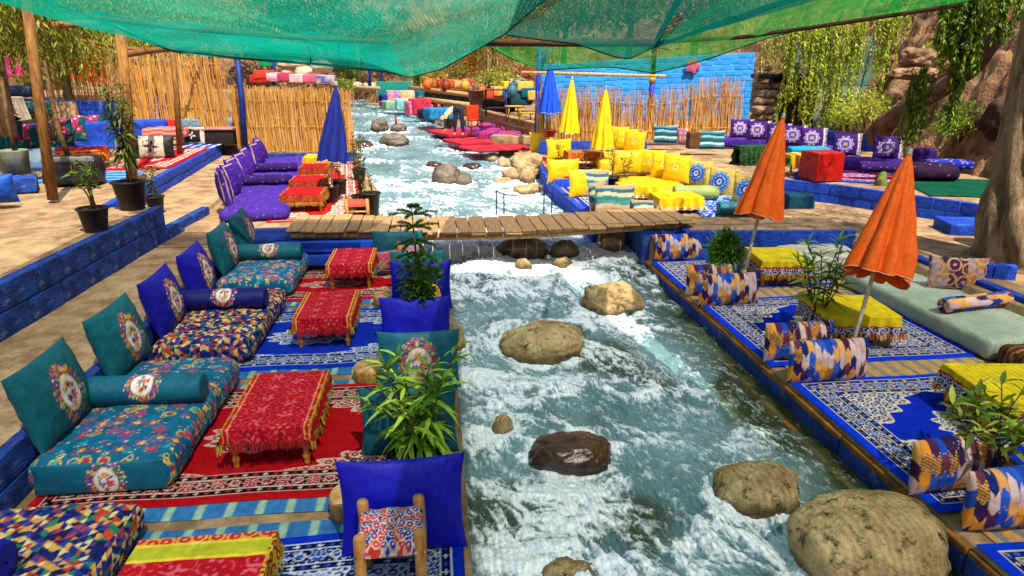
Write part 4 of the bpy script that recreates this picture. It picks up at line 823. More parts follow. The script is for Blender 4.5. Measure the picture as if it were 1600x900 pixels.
for l, lc, x, y, w, d in (('low table under the yellow cloth beside the round bush', 'yellow cloth on the table beside the round bush', 5.0, 9.3, .70, .8), ('low table under the yellow cloth beside the near orange parasol', 'yellow cloth with dark printed border beside the near orange parasol', 4.72, 7.0, .78, .75), ('low table under the yellow and red cloth behind the right plant', 'yellow cloth with red corner behind the leafy plant at the right edge', 4.98, 4.92, .78, .75)):
    low_table(l, x, y, .02, w, d, .38, rz=-.12); table_cloth(lc, x, y, .02, w, d, .38, .2, .2, ycloth, yf, rz=-.12)
umbrella('near orange parasol, folded and leaning over the patchwork pair', U(1317, 588, .0), D(1421, 239, 6.7), .70, 'ee6414', canopy_len=1.29, flare=.12, seed=2)
b1 = U(1153, 466, 0); umbrella('far orange parasol, folded, beside the round bush', b1, D(1224, 182, b1[1]+.35), .62, 'ee6418', canopy_len=1.30, seed=5)
b2 = U(517, 318, .45); umbrella('royal blue folded parasol in the black pot at the purple seats', b2, D(525, 131, b2[1]+.1), .62, '081e70', canopy_len=1.42, seed=3)
b3 = U(937, 275, .45); umbrella('nearer yellow folded parasol over the yellow seats', b3, D(947, 137, b3[1]+.1), .60, 'f0c40a', canopy_len=1.42, seed=7)
b4 = U(888, 246, .62); umbrella('farther yellow folded parasol over the yellow seats', b4, D(894, 122, b4[1]+.1), .62, 'f0c40c', canopy_len=1.44, seed=8)
b5 = D(858, 208, 20.85); umbrella('bright blue folded parasol in the red bucket by the reed fence', b5, D(860, 96, b5[1]+.1), .68, '1050d8', canopy_len=1.42, seed=9)
bushy('round feathery bright green bush in a pot between the patchwork cushions', U(1128, 450, 0), .66, .66, 3200, .10, .02, ('4f9020', '70b02a', '3a7018', '8cc034'), pot=(.16, .2), name='potted_bush', cat='bush', cone=.5, trunk=.02, seed=3, clumps=40)
leafy_plant('tall willow-leaved plant growing beside the near orange parasol', U(1275, 530, 0), 1.0, 8, .44, .27, .05, ('5f8a2c', '7ca03a', '4a701e', '98b648'), 24, pot=(.15, .2), big=True, top=.35, droop=.55, up=.3)
leafy_plant('leafy yellow green plant at the right edge behind the patchwork cushions', U(1545, 760, 0), .66, 11, .48, .18, .055, ('7f9a2c', '9ab53a', '5f7f20', 'b8c050'), 16, pot=(.18, .2), big=True, top=.4, droop=.3)
# ------------------------------------------------------------------ shade nets overhead
def net_mat(name, c, c2, tr=.45, st=250.):
    m = bpy.data.materials.new(name); m.use_nodes = True; t = m.node_tree; N = t.nodes; L = t.links; N.remove(N['Principled BSDF'])
    tc = N.new('ShaderNodeTexCoord'); at = N.new('ShaderNodeAttribute'); at.attribute_name = 'Col'; s = N.new('ShaderNodeSeparateColor'); L.new(at.outputs[0], s.inputs[0])
    wv = N.new('ShaderNodeMath'); wv.operation = 'MULTIPLY'; wv.inputs[1].default_value = st; L.new(s.outputs[0], wv.inputs[0]); sn = N.new('ShaderNodeMath'); sn.operation = 'SINE'; L.new(wv.outputs[0], sn.inputs[0])
    n = N.new('ShaderNodeTexNoise'); n.inputs['Scale'].default_value = 30; n.inputs['Detail'].default_value = 4; L.new(tc.outputs['Object'], n.inputs['Vector']); n2 = N.new('ShaderNodeTexNoise'); n2.inputs['Scale'].default_value = .9; n2.inputs['Detail'].default_value = 5; L.new(tc.outputs['Object'], n2.inputs['Vector'])
    mx = N.new('ShaderNodeMix'); mx.data_type = 'RGBA'; mx.inputs[6].default_value = (*lin(c), 1); mx.inputs[7].default_value = (*lin(c2), 1); mr = N.new('ShaderNodeMapRange'); mr.inputs[1].default_value = .35; mr.inputs[2].default_value = .65; L.new(n2.outputs[0], mr.inputs[0]); L.new(mr.outputs[0], mx.inputs[0])
    df = N.new('ShaderNodeBsdfDiffuse'); tl = N.new('ShaderNodeBsdfTranslucent'); L.new(mx.outputs[2], df.inputs[0]); L.new(mx.outputs[2], tl.inputs[0]); m1 = N.new('ShaderNodeMixShader'); m1.inputs[0].default_value = .65; L.new(df.outputs[0], m1.inputs[1]); L.new(tl.outputs[0], m1.inputs[2])
    tp = N.new('ShaderNodeBsdfTransparent'); tp.inputs[0].default_value = (1, 1, 1, 1); ad = N.new('ShaderNodeMath'); ad.operation = 'MULTIPLY_ADD'; ad.inputs[1].default_value = .16; ad.inputs[2].default_value = tr; L.new(sn.outputs[0], ad.inputs[0])
    a2 = N.new('ShaderNodeMath'); a2.operation = 'MULTIPLY_ADD'; a2.inputs[1].default_value = .7; L.new(n.outputs[0], a2.inputs[0]); sb = N.new('ShaderNodeMath'); sb.operation = 'SUBTRACT'; sb.inputs[1].default_value = .35; sb.use_clamp = True; L.new(ad.outputs[0], a2.inputs[2]); L.new(a2.outputs[0], sb.inputs[0])
    m2 = N.new('ShaderNodeMixShader'); L.new(sb.outputs[0], m2.inputs[0]); L.new(m1.outputs[0], m2.inputs[1]); L.new(tp.outputs[0], m2.inputs[2]); L.new(m2.outputs[0], N['Material Output'].inputs[0]); return m
mn1 = net_mat('green_net', '067a5c', '0a9a80', .34); mn2 = net_mat('dark_green_net', '054a44', '075a4c', .26); mn3 = net_mat('grass_green_net', '228a34', '1a7430', .31)
def net(label, E, Nn, m, sag=.12, n=80, k=70, rope=True, group='shade nets'):
    E, Nn = np.array(E), np.array(Nn); e = np.r_[0, np.cumsum(np.linalg.norm(np.diff(E[:, :2], axis=0), axis=1))]; e /= e[-1]; f = np.linspace(0, 1, len(Nn)); q = np.linspace(0, 1, n)
    A = np.stack([np.interp(q, e, E[:, i]) for i in range(3)], -1); B = np.stack([np.interp(q, f, Nn[:, i]) for i in range(3)], -1); t = np.linspace(0, 1, k)[None, :, None]; P = A[:, None]*(1-t)+B[:, None]*t; Q, T_ = np.meshgrid(q, np.linspace(0, 1, k), indexing='ij')
    P[..., 2] += sag*np.sin(T_*math.pi)*(-.6)+.08*np.sin(Q*16+3*T_)*np.sin(T_*math.pi)+.10*fbm(Q*6, T_*4, len(label), 3)*np.clip(T_*5, 0, 1)
    width = np.linalg.norm(A[-1]-A[0]); mb = MB(); mb.grid(P, np.stack([Q*width+.08*fbm(Q*3, T_*3, 1., 2), T_, Q], -1)); o = mb.build('shade_net', m); tag(o, label, 'shade net', group)
    if rope: MB().tube(A, .011, 5).build('edge_rope', mat('rope', '10201c', rough=.9, bump=0), o)
    return o
net('large turquoise green shade net sagging over the left half', [D(55, -4, 8), D(90, 8, 8.5), D(140, 25, 9), D(265, 78, 10.), D(360, 89, 10), D(480, 98, 10), D(600, 110, 10), D(640, 121, 10), D(690, 108, 9.3), D(790, 52, 8), D(852, -2, 7)], [(-3.6, -3, 4.9), (-2.8, -3, 4.3), (-1.5, -3, 4.2), (1.2, -3, 4.4)], mn1, sag=.1)
net('lighter turquoise net strip hanging beyond the dark pole', [D(150, 32, 9.6), D(268, 80, 10.25), D(362, 91, 10.2), D(480, 100, 10.2), D(600, 112, 10.2), D(636, 118, 10.2)], [D(145, 20, 9.2), D(300, 38, 9.1), D(450, 52, 9.1), D(610, 60, 9.1)], net_mat('turquoise_net', '0a9a92', '08887c', .30), sag=.03, n=60, k=30)
net('dark teal shade net hanging in the middle of the top edge', [D(790, 54, 8.6), D(845, 62, 8.6), D(900, 68, 8.6), D(965, 90, 8.6), D(985, 91, 8.6), D(1005, 82, 8.6), D(1027, 66, 8.6)], [(.2, -3, 4.35), (2.5, -3, 4.4), (5.2, -3, 4.9)], mn2, sag=.14, n=60)
net('grass green shade net rising to the upper right', [D(1022, 113, 10.6), D(1065, 104, 10.4), D(1110, 91, 10.2), D(1200, 59, 10), D(1265, 43, 9.8), D(1500, 4, 9.4), D(1640, -25, 9)], [D(1030, 58, 9.0), D(1135, -3, 8.2), (4.3, 1.5, 4.9), (4.6, -1.5, 5.1), (9, -2, 6)], mn3, sag=.1, n=70)
net('grass green shade net strip behind the dark teal net', [D(768, 74, 10.4), D(800, 92, 10.6), D(850, 110, 10.8), D(905, 106, 10.8), D(960, 105, 10.8), D(1022, 114, 10.6)], [D(762, 62, 9.2), D(850, 62, 9.2), D(940, 62, 9.2), D(1026, 64, 9.2)], mn3, sag=.04, n=60)
m_beam = mat('dark_beam', '5a3a24', '2e1c10', scale=4, rough=.8, bump=.4, squash=(1, 8, 8))
def pole(name, label, cat, path, r, m, n=10, group=None):
    path = np.array(path, float); o = MB().tube(path-path[0], r, n).build(name, m, loc=path[0]); return tag(o, label, cat, group)
pole('net_beam', 'dark wooden pole carrying the turquoise net', 'pole', [D(135, 27, 9.05), D(300, 46, 9.0), D(450, 58, 9.0), D(605, 66, 9.0)], .03, m_beam)
pole('net_beam', 'brown wooden beam under the middle nets', 'pole', [D(745, 66, 9.15), D(880, 67, 9.15), D(1028, 67, 9.15)], .05, m_beam)
pole('net_beam', 'dark pole along the grass green net', 'pole', [D(1026, 66, 9.4), D(1160, 58, 9.2), D(1262, 44, 9.2), D(1500, 8, 9.)], .028, m_beam)
pole('net_beam', 'slanting dark pole between the dark teal and the grass green net', 'pole', [D(1027, 62, 8.5), D(1062, -4, 7.0), D(1100, -60, 6.)], .035, m_beam)
for i, (x, y, l) in enumerate(((482, 72, .2), (527, 62, .22), (563, 90, .1))):
    a = D(x, y, 9.4); tag(MB().tube([a-a, np.array([.02, 0, -l*.5]), np.array([.01, 0, -l])], [.014, .01, .006], 5).build('tie_strap', mat('rope', '10201c'), loc=a), ('black strap knotted to the turquoise net, left of three', 'black strap knotted to the turquoise net, middle of three', 'short black strap at the turquoise net, right of three')[i], 'strap')
# ------------------------------------------------------------------ purple seats beyond the bridge, left bank
def boxc(label, w, d, h, patt, loc, rz=0, m=None, r=.05, name='floor_cushion', cat='cushion', group=None, res=.03, puff=.015):
    f = patt if callable(patt) else plain(patt)
    o = mattress_mb(w, d, h, lambda u, v: f(u, v), r=min(r, h*.45), res=res, puff=puff, seed=float(loc[0])).build(name, m or m_cloth, loc=loc, rot=rz); return tag(o, label, cat, group)
def purp(u, v, sg=0, base='3c1780'):
    C = plain(base)(u, v); s = rdgp(np.asarray(u)*.55+3, np.asarray(v)*.55, 4.); C[s > .965] = lin('8a76a0'); C[(s > .60) & (s < .8)] *= 1.25; return C
def purp2(u, v, sg=0): return purp(u, v, sg, '44258c')
def skew(y): return -.125*(y-12.3)
def purpb(x, z, sg=0): C = purp(x, z); e = np.maximum(np.abs(x)/.31, np.abs(z)/.35); C[(e > .80) & (e < .86)] = lin('b09a60'); C[e > .97] = lin('1c0c40'); return C
pp = ('purp', .62, .70, .24, purpb, dict(n=60, pinch=.11)); ordn = ('nearest', 'second', 'third', 'fourth', 'fifth', 'sixth', 'seventh', 'farthest')
for i in range(8):
    y = 12.85+.98*i+(.0 if i % 2 else .08); pil(ordn[i]+' of the purple back cushions lined up beyond the bridge', pp, (-3.72+skew(y)+.02*(i % 2), y, .62), H90+.12+random.uniform(-.25, .25), -.26+random.uniform(-.12, .12), m_cloth, 'purple back cushions')
for i in range(4):
    y = 13.2+2.02*i; boxc(('nearest', 'second', 'third', 'farthest')[i]+' purple and gold floor mattress beyond the bridge', 1.15, 1.92, .22, purp2, (-3.2+skew(y), y, .45), .12, r=.1, name='floor_mattress', cat='mattress', group='purple mattresses', res=.022)
for i, y in enumerate((15.0, 17.0)):
    o = bolster_mb(.95, .12, lambda u, v: purp(u, v, 0, '2a1450'), n=70).build('bolster', m_cloth, loc=(-3.2+skew(y), y, .67), rot=.06); tag(o, ('nearer', 'farther')[i]+' dark purple bolster across the purple mattresses', 'bolster', 'dark purple bolsters')
rug('carpet', 'long orange red carpet beside the purple mattresses', -2.95, 12.2, -1.25, 20.4, .46, cp(1.7, 8.2, dict(field='c8201a', dark='5a1418', light='e8c8b8', mid='d84a30', edge='c81c18'), 4), n=(70, 300), rz=.12).location = (-2.62, 16.3, .463)
for i, (px, py, pz, wpx) in enumerate(((437, 335, .46, 68), (451, 311, .46, 56), (466, 287, .46, 46), (472, 268, .46, 44))):
    a = U(px, py, pz); w = wpx/FPX*depth(a); x, y = a[0]+w/2, a[1]+.42; lab = ('nearest', 'second', 'third', 'farthest')[i]; yel = i == 3
    low_table(lab+' low table beside the purple mattresses', x, y, pz, w-.06, .75, .36, .03, 'tables at the purple seats')
    c = 'd8a818' if yel else 'a00c18'
    def cf(A, B, c=c, w=w): C = plain(c, .3, 8)(A, B); s = rdgp(A, B, 2); e = np.abs(A) > w/2-.07; C[e] = np.where((s > .5)[..., None], LA('a86a1c'), LA('7a3414'))[e]; e = np.abs(B) > .40; C[e] = np.where((s > .55)[..., None], LA('98501c' if not yel else 'd8a820'), LA('8a1c14' if not yel else 'b88018'))[e]; return C
    table_cloth(('plain red cloth with gold sides on the nearest table of the purple seats', 'plain red cloth with gold sides on the second table of the purple seats', 'plain red cloth with gold sides on the third table of the purple seats', 'yellow cloth on the farthest table of the purple seats')[i], x, y, pz, w-.06, .75, .36, .1, .16, cf, lambda R: np.tile(LA('b08420'), (len(R), 1)), .03, group='cloths at the purple seats', nn=(50, 60))
p = U(536, 332, .45); t = thing('plant_pot', 'black pot holding the royal blue parasol', 'pot', (b2[0], b2[1], .45), 0, 'pots by the blue parasol'); pot_parts(t, .19, .36)
leafy_plant('dark bushy small tree in a pot behind the blue parasol', U(566, 333, .45), .95, 8, .22, .12, .04, DGREEN, 34, pot=(.18, .34), top=.15)
leafy_plant('slender plant in the black pot nearest the stream', U(580, 336, .45), .5, 3, .12, .12, .03, DGREEN, 8, pot=(.19, .42))
leafy_plant('dark leafy plant in the pot behind the blue parasol pole', U(531, 305, .45), .5, 5, .15, .13, .04, DGREEN, 14, pot=(.17, .33)); leafy_plant('dark leafy plant at the far end of the pot row', U(562, 283, .45), .95, 7, .2, .13, .045, DGREEN, 22, pot=(.17, .3))
stool('small orange wooden stool at the pots beyond the bridge', *U(560, 340, .45)[:2], .45, .05, kind=2, h=.36, w=.42)
block_wall('blue_low_wall', 'low blue wall in front of the reed fence beyond the purple seats', [(-5.3, 20.75), (-2.35, 20.6)], .4, .72, m_blue2, ch=.3, bl=.6)
# ------------------------------------------------------------------ reed fences
m_reed = mat('reed', 'd99a40', '9a6224', scale=5, rough=.7, bump=.2, bscale=20, squash=(3, 3, .6), c3='e0b060', s3=4, r3=(.55, .75)); m_reed2 = mat('pale_reed', 'e6b866', 'b07c3c', scale=5, rough=.7, bump=.2, squash=(3, 3, .6))
_cane = []
for i in range(3):
    th_ = np.arange(6)*math.pi/3; me = MB().grid(np.stack([np.stack([np.cos(th_)*rq+ox_, np.sin(th_)*rq+oy_, th_*0+zq], -1) for zq, rq, ox_, oy_ in ((0, 1, 0, 0), (.35, .95, 1.2*(i-1), .8), (.7, .9, .6, -.5), (1, .7, -.5*i, 0))], 1), wrap=True).mesh('cane'); me.materials.append(m_reed if i else m_reed2); _cane.append(me)
def reed_fence(label, a, b, zb, zt, n, thin=0, r=.014, jit=.03, lean=.04, rails=(.25, .75), gapf=None, name='reed_fence', fray=.25, thin_r=.006):
    a, b = np.array(a, float), np.array(b, float); L_ = np.linalg.norm(b-a); o = thing(name, label, 'fence', (a[0], a[1], zb)); rr = random.Random(label)
    for i in range(n):
        t = (i+rr.random())/n; q = (b-a)*t; z1 = (zt(t) if callable(zt) else zt)-rr.random()**2*fray; z0 = gapf(t) if gapf else zb
        put('cane', _cane[rr.randrange(3)], None, o, (q[0]+rr.uniform(-jit, jit), q[1]+rr.uniform(-jit, jit), z0-zb), (rr.gauss(0, lean), rr.gauss(0, lean), rr.uniform(0, 6)), (r*rr.uniform(.6, 1.25), r*rr.uniform(.6, 1.25), z1-z0))
    if thin:
        mb = MB()
        for i in range(thin):
            t = rr.random(); q = (b-a)*t; z1 = (zt(t) if callable(zt) else zt)-rr.random()*fray*1.5-zb; lx = rr.gauss(0, .05); z0 = (gapf(t)-zb if gapf else 0); mb.tube([(q[0], q[1]+.02, z0), (q[0]+lx, q[1]+.02+rr.gauss(0, .02), z1)], thin_r, 4, caps=False)
        stuff(mb.build('thin_reeds', m_reed2, o))
    for k in rails:
        zz = lambda t: zb+((zt(t) if callable(zt) else zt)-zb)*k; m = 12; mb = MB(); mb.tube([np.r_[(b-a)*t+[0, -.03], zz(t)-zb+.02*math.sin(t*20)] for t in np.linspace(0, 1, m)], .010, 5); mb.build('rail', m_reed, o)
    return o
reed_fence('dense golden reed fence closing off the purple seats', (-5.75, 21.2), (-2.45, 21.0), .5, lambda t: 2.62-.10*t, 200, thin=500, r=.013, rails=(.1, .45, .8), fray=.22)
reed_fence('open golden cane screen left of the blue post', (-10.6, 26.2), (-6.6, 23.6), .9, lambda t: 3.7-.25*t, 120, thin=60, r=.021, lean=.03, rails=(.35, .9), fray=.5)
reed_fence('sparse hanging cane curtain under the pergola', (-15.5, 30.), (-10.6, 27.), 1.0, lambda t: 4.6-.5*t, 70, r=.017, lean=.02, rails=(.98,), gapf=lambda t: 1.35-.75*t, fray=.1, name='cane_curtain')
reed_fence('reed fence with ragged top before the bright blue wall', U(838, 218, .95)[:2], U(1155, 216, .95)[:2], .9, lambda t: 2.52+.15*t+.25*math.sin(t*9)*t, 260, thin=600, r=.014, lean=.07, rails=(.2, .7), fray=.6)
# ------------------------------------------------------------------ posts and pergola on the left
m_post = mat('pole_wood', '9a6a30', '5f3c18', scale=5, rough=.75, bump=.5, bscale=14, squash=(4, 4, .8), c3='2e1c0c', s3=5, r3=(.64, .72))
m_bpost = mat('blue_post', '14307a', '0a1a4a', scale=5, rough=.6, bump=.2)
ba = U(83, 312, .93); pole('wooden_post', 'thick wooden post leaning left on the upper left terrace', 'post', [ba, D(60, 150, ba[1]+.1), D(38, -20, ba[1]+.2)], [.085, .08, .075], m_post, group='wooden posts')
bb = U(207, 290, .9); pole('wooden_post', 'wooden post behind the tall potted plant', 'post', [bb, D(197, 150, bb[1]), D(187, 40, bb[1])], [.1, .095, .09], m_post, group='wooden posts')
bc = U(281, 241, .9); pole('wooden_post', 'thin dark post beside the black and white cushions', 'post', [bc, D(276, 150, bc[1]), D(268, 66, bc[1])], .07, m_post, group='wooden posts')
bd = D(384, 243, 20.7); pole('blue_post', 'dark blue post at the corner of the reed fence', 'post', [bd, D(378, 160, bd[1]), D(370, 84, bd[1])], .085, m_bpost, group='blue posts')
be = D(368, 210, 22.6); pole('wooden_post', 'short brown stake left of the dark blue post', 'post', [D(366, 215, 22.6), D(367, 155, 22.6)], .07, m_post, group='wooden posts')
pole('sapling', 'thin bare sapling leaning in the black bag', 'sapling', [D(107, 245, 14.2), D(92, 205, 14.2), D(80, 150, 14.2), D(68, 95, 14.3)], [.05, .05, .04, .035], m_stem); pole('sapling', 'thin sapling in the pale pot at the left edge', 'sapling', [D(24, 240, 13.7), D(12, 190, 13.7), D(2, 120, 13.7)], [.04, .035, .03], m_stem)
for l, pts, r in (('upper crossbeam of the left pergola', [D(-30, 44, 15), D(60, 41, 15), D(187, 33, 15)], .07), ('crossbeam running back from the post behind the tall plant', [D(188, 86, 15), D(230, 80, 18), D(302, 73, 22)], .07), ('far dark crossbeam of the left pergola', [D(105, 60, 22), D(200, 76, 23), D(330, 82, 24)], .06)):
    pole('pergola_beam', l, 'beam', pts, r, m_post, group='pergola beams')
m_blp = mat('bright_blue_post', '1440c0', '0c2a8a', scale=5, rough=.5, bump=.2)
bp_ = thing('blue_post', 'bright blue post with slanting brace beside the blue parasol', 'post', U(838, 212, .95)); q0 = np.array(bp_.location)
MB().tube([q0*0, D(840, 140, q0[1])-q0, D(844, 70, q0[1])-q0], .075, 10).build('post', m_blp, bp_); MB().tube([D(845, 110, q0[1])-q0, D(860, 68, q0[1])-q0], .045, 8).build('brace', m_blp, bp_)
pr = thing('net_post', 'post painted dark red above and blue below carrying the right nets', 'post', U(1012, 216, .95)); q0 = np.array(pr.location); MB().tube([q0*0, D(1016, 160, q0[1])-q0, D(1020, 124, q0[1])-q0], .085, 10).build('lower_post', m_blp, pr); MB().tube([D(1020, 124, q0[1])-q0, D(1023, 70, q0[1])-q0], .075, 10).build('upper_post', mat('dark_red', '4a1414', rough=.6), pr); MB().tube([D(1018, 130, q0[1])-q0, D(1020, 119, q0[1])-q0], .095, 10).build('yellow_band', mat('yellow_band', 'd8a020', rough=.6), pr)
pole('bamboo_rail', 'horizontal bamboo rail between the blue post and the net post', 'rail', [D(815, 113, 21.3), D(930, 116, 21.2), D(1040, 119, 21)], .045, m_reed2)
# ------------------------------------------------------------------ upper left terrace furnishings
leafy_plant('tall dark bamboo-like plant in a black pot at the end of the left wall', U(208, 327, .95), 1.50, 7, .20, .26, .05, ('33501a', '465f1e', '27400f', '6a7a2c'), 44, pot=(.24, .44), top=.3, droop=.75, up=.1, stem_r=.018)
leafy_plant('small leafy plant in a black pot on the left wall', U(151, 361, .95), .72, 6, .22, .24, .055, ('5a7a2a', '6f8f36', '47651e'), 13, pot=(.19, .32), top=.4, droop=.4, stem_r=.014)
leafy_plant('dark green plant in a pot half hidden behind the left wall end', U(245, 332, .56), .62, 5, .2, .22, .05, DGREEN, 14, pot=(.16, .3), top=.2, droop=.5)
leafy_plant('thin-leaved small tree around the bare sapling', D(85, 215, 14.3), .8, 6, .4, .2, .05, DGREEN, 9, top=.3, droop=.5, name='small_tree')
t = thing('planter', 'pale green chipped hexagonal planter at the left edge', 'pot', U(27, 272, 1.15), .4); MB().lathe([(.22, 0), (.25, .42), (.255, .45), (.22, .45), (.2, .38), (.01, .37)], 6).build('pot', mat('pale_green_glaze', '8f9a80', '6a705a', scale=3, rough=.7), t, smooth=False); MB().lathe([(.19, 0), (.01, .02)], 12).build('soil', m_soil, t, loc=(0, 0, .37))
block_wall('blue_low_wall', 'short dark blue wall under the pale planter', [U(-40, 300, .95)[:2], U(60, 293, .95)[:2]], .9, 1.18, m_blue2, ch=.3, bl=.5, th=.5)
bg = thing('planter_bag', 'black plastic bag planter with the leaning sapling', 'pot', U(120, 288, .9), .1); MB().rbox(.95, .5, .52, .08, res=.06, nz=.08).build('bag', mat('black_vinyl', '17181a', '0c0c0e', rough=.35, bump=.3, spec=.5), bg); MB().rbox(.9, .1, .1, .03, res=.1, nz=.03).build('grey_rim', mat('grey_vinyl', '6a6e70', rough=.5), bg, loc=(0, -.2, .45)); MB().rbox(.75, .35, .03, .01, res=.1).build('soil', m_soil, bg, loc=(0, 0, .5))
def flor(x, z, sg=0):
    C = plain('0f4a50')(x, z); r = random.Random(5)
    for _ in range(9): cx, cy = r.uniform(-.35, .35), r.uniform(-.05, .3); petal(C, x, z, cx, cy, .11, 5, r.choice(['c81e5a', 'd83a78', 'b0164a']), r.uniform(0, 6), .25); petal(C, x, z, cx, cy, .04, 5, 'e8b0c0')
    for _ in range(10): petal(C, x, z, r.uniform(-.35, .35), r.uniform(-.3, 0), .05, 3, r.choice(['8a2a5a', '2a7a6a', 'c87a3a']), r.uniform(0, 6), .4)
    return C
fp = ('flor', .78, .66, .2, flor, dict(n=60))
for l, x, y, yy, rz in (('pink and teal flowered cushion at the far left edge', 10, 236, 16.6, .3), ('pink and teal flowered cushion behind the thick leaning post', 62, 236, 18, .35), ('pink and teal flowered cushion right of the leaning post', 90, 228, 18.6, .3), ('pink and teal flowered cushion behind the sapling', 112, 222, 19.6, .35), ('pink and teal flowered cushion beside the tall plant', 142, 217, 20.6, .35)):
    pil(l, fp, D(x, y, yy), rz, -.2, m_cloth, 'flowered cushions on the upper left terrace')
boxc('blue backed bench behind the flowered cushions', 4.2, .5, .75, '1638a0', (-9.6, 20.6, .88), .65, m_blue, name='blue_bench', cat='bench'); tb = thing('low_table', 'low table under the wrinkled red cloth on the upper left terrace', 'table', U(115, 262, .92), .3); MB().rbox(1.25, .9, .03, .01, res=.3).build('tabletop', m_turn, tb, loc=(0, .4, .34))
for sx in (-.5, .5):
    for sy in (.05, .75): MB().tube([(sx, sy, 0), (sx, sy, .34)], .03, 8).build('leg', m_turn, tb)
q = U(115, 262, .92); table_cloth('wrinkled red cloth with yellow pattern on the upper left terrace', q[0]-.12, q[1]+.4, .92, 1.25, .9, .37, .25, .25, lambda A, B: np.where(((rdgp(A, B, 3) > .7) & (np.maximum(np.abs(A)-.6, np.abs(B)-.42) > 0))[..., None], LA('d8a020'), plain('b80f24', .5, 6)(A, B)), None, .3, nn=(50, 50))
def bw(x, z, sg=0):
    C = base_c(x, 'c8bfa8'); m = (np.abs(x) < .24) & (np.abs(z) < .2); C[m] = lin('111318'); C[np.abs(x) > .34] = lin('16181c'); petal(C, x, z, 0, 0, .11, 4, 'e0d8c8', .8, .55); petal(C, x, z, 0, 0, .04, 4, '8a1c1c', .0, .3); return C
def bw2(x, z, sg=0): C = base_c(x, '16181c'); C[(np.abs(x+.05) < .28)] = lin('c8bfa8'); petal(C, x, z, -.05, 0, .15, 4, '14161a', .8, .5); petal(C, x, z, -.05, 0, .2, 6, '14161a', .5, .55, .03); return C
pil('black cushion with cream cross emblem beside the thin dark post', ('bwp', .75, .52, .24, bw, dict(n=60)), U(303, 226, .9), -.1, -.2, m_satin); pil('cream and black cushion with dark insect-like emblem', ('bwp2', .95, .58, .26, bw2, dict(n=60)), U(243, 248, .9), .15, -.2, m_satin)
pil('pale grey blue cushion lying at the left edge under the planter', ('greyp', .8, .5, .25, plain('5a7488')), D(55, 268, 14.8), .4, -.5, m_satin)
rug('carpet', 'red carpet under the black and white cushions', -7.6, 16.2, -6.15, 20.6, .9, cp(1.45, 4.4, RED, 8), n=(40, 80)).rotation_euler = (0, 0, .09)
rug('floor_mat', 'blue woven mat behind the tall potted plant', -8.0, 14.3, -6.3, 15.9, .893, lambda u, v: stripes(u, v, ('1c5fc0', '2a70d0', '1c5fc0', '8ab0c8'), .09), 'mat', n=(30, 40)); rug('floor_mat', 'blue and white mat on the left terrace near the dark blue post', -7.4, 20.2, -6.3, 21.6, .897, lambda u, v: stripes(v, u, ('1c4fc0', '1c4fc0', 'd8d0c0'), .09), 'mat', n=(30, 40))
block_wall('blue_back_wall', 'blue wall stepping up behind the upper left terrace', [D(-60, 168, 29)[:2], D(160, 182, 27)[:2], D(262, 178, 31)[:2]], 1.0, [2.05, 1.95, 1.95], m_blue, ch=.35, bl=.8)
sl('raised_left_floor', [(-26, 29.2), D(160, 182, 27.1)[:2], D(262, 178, 31.2)[:2], (-8, 44), (-26, 46)], 1.93)
rp = D(310, 200, 24); boxc('light blue sofa with printed throw behind the cane screen', 1.9, .7, .55, lambda u, v: np.where((rdgp(u, v, 4) > .8)[..., None], LA('c8a060'), LA('3a90b8')), (rp[0]+.3, 24.6, .9), -.2, name='sofa', cat='sofa'); boxc('red cushion beside the light blue sofa', .5, .3, .55, 'c82020', (rp[0]-1.0, 24.2, .9), -.1); boxc('pale red folded mattress behind the black and white cushions', 1.2, .6, .28, lambda u, v: stripes(u, v, ('d05048', 'e09080'), .07), D(262, 214, 21.5), .1, name='floor_mattress', cat='mattress'); boxc('turquoise mattress at the foot of the cane screen', 1.0, .6, .22, '2a90b0', D(225, 212, 22.5), .1, name='floor_mattress', cat='mattress')
tt = thing('low_table', 'dark low table with pinkish top before the cane screen', 'table', D(352, 224, 21.9)); MB().rbox(1.6, .8, .05, .02, res=.3).build('tabletop', mat('pinkish_top', 'b87a70', rough=.6), tt, loc=(0, 0, .42)); MB().rbox(1.5, .7, .42, .02, res=.3).build('base', mat('dark_wood', '2a1a10', rough=.7), tt)
wt = D(14, 190, 24); table_cloth('round table under a long cream cloth at the left edge', wt[0], wt[1], wt[2], .7, .7, .75, .72, .72, plain('b8ac98'), None, nn=(60, 60), name='clothed_table')
for l, x, y, w, c in (('navy cushion on the left blue wall', 30, 152, 1.0, '1c3460'), ('dark teal bolster cushion by the left blue wall', 48, 178, 1.5, '0a5a64')):
    o = bolster_mb(w, .22, plain(c), n=30).build('bolster', m_satin, loc=D(x, y, 27), rot=.1); tag(o, l, 'bolster')
def chair(label, loc, rz, c, group, h=.85):
    t = thing('cafe_chair', label, 'chair', loc, rz, group); m = mat('chair_'+c, c, rough=.5, bump=.1)
    MB().rbox(.44, .42, .05, .02, res=.2).build('seat', m, t, loc=(0, 0, .42)); MB().rbox(.44, .05, .42, .02, res=.2).build('backrest', m, t, loc=(0, .2, .46))
    for sx in (-1, 1):
        for sy in (-1, 1): MB().tube([(sx*.19, sy*.18, 0), (sx*.17, sy*.16, .43)], .022, 6).build('leg', m, t)
    return t
for i, (x, y) in enumerate(((128, 128), (142, 120), (156, 130), (150, 112))): chair(('front left', 'back left', 'front right', 'back right')[i]+' orange chair on the raised left floor', D(x, y+6, 33), (.3, 2.8, -.4, 3.3)[i], 'e0481a', 'orange chairs')
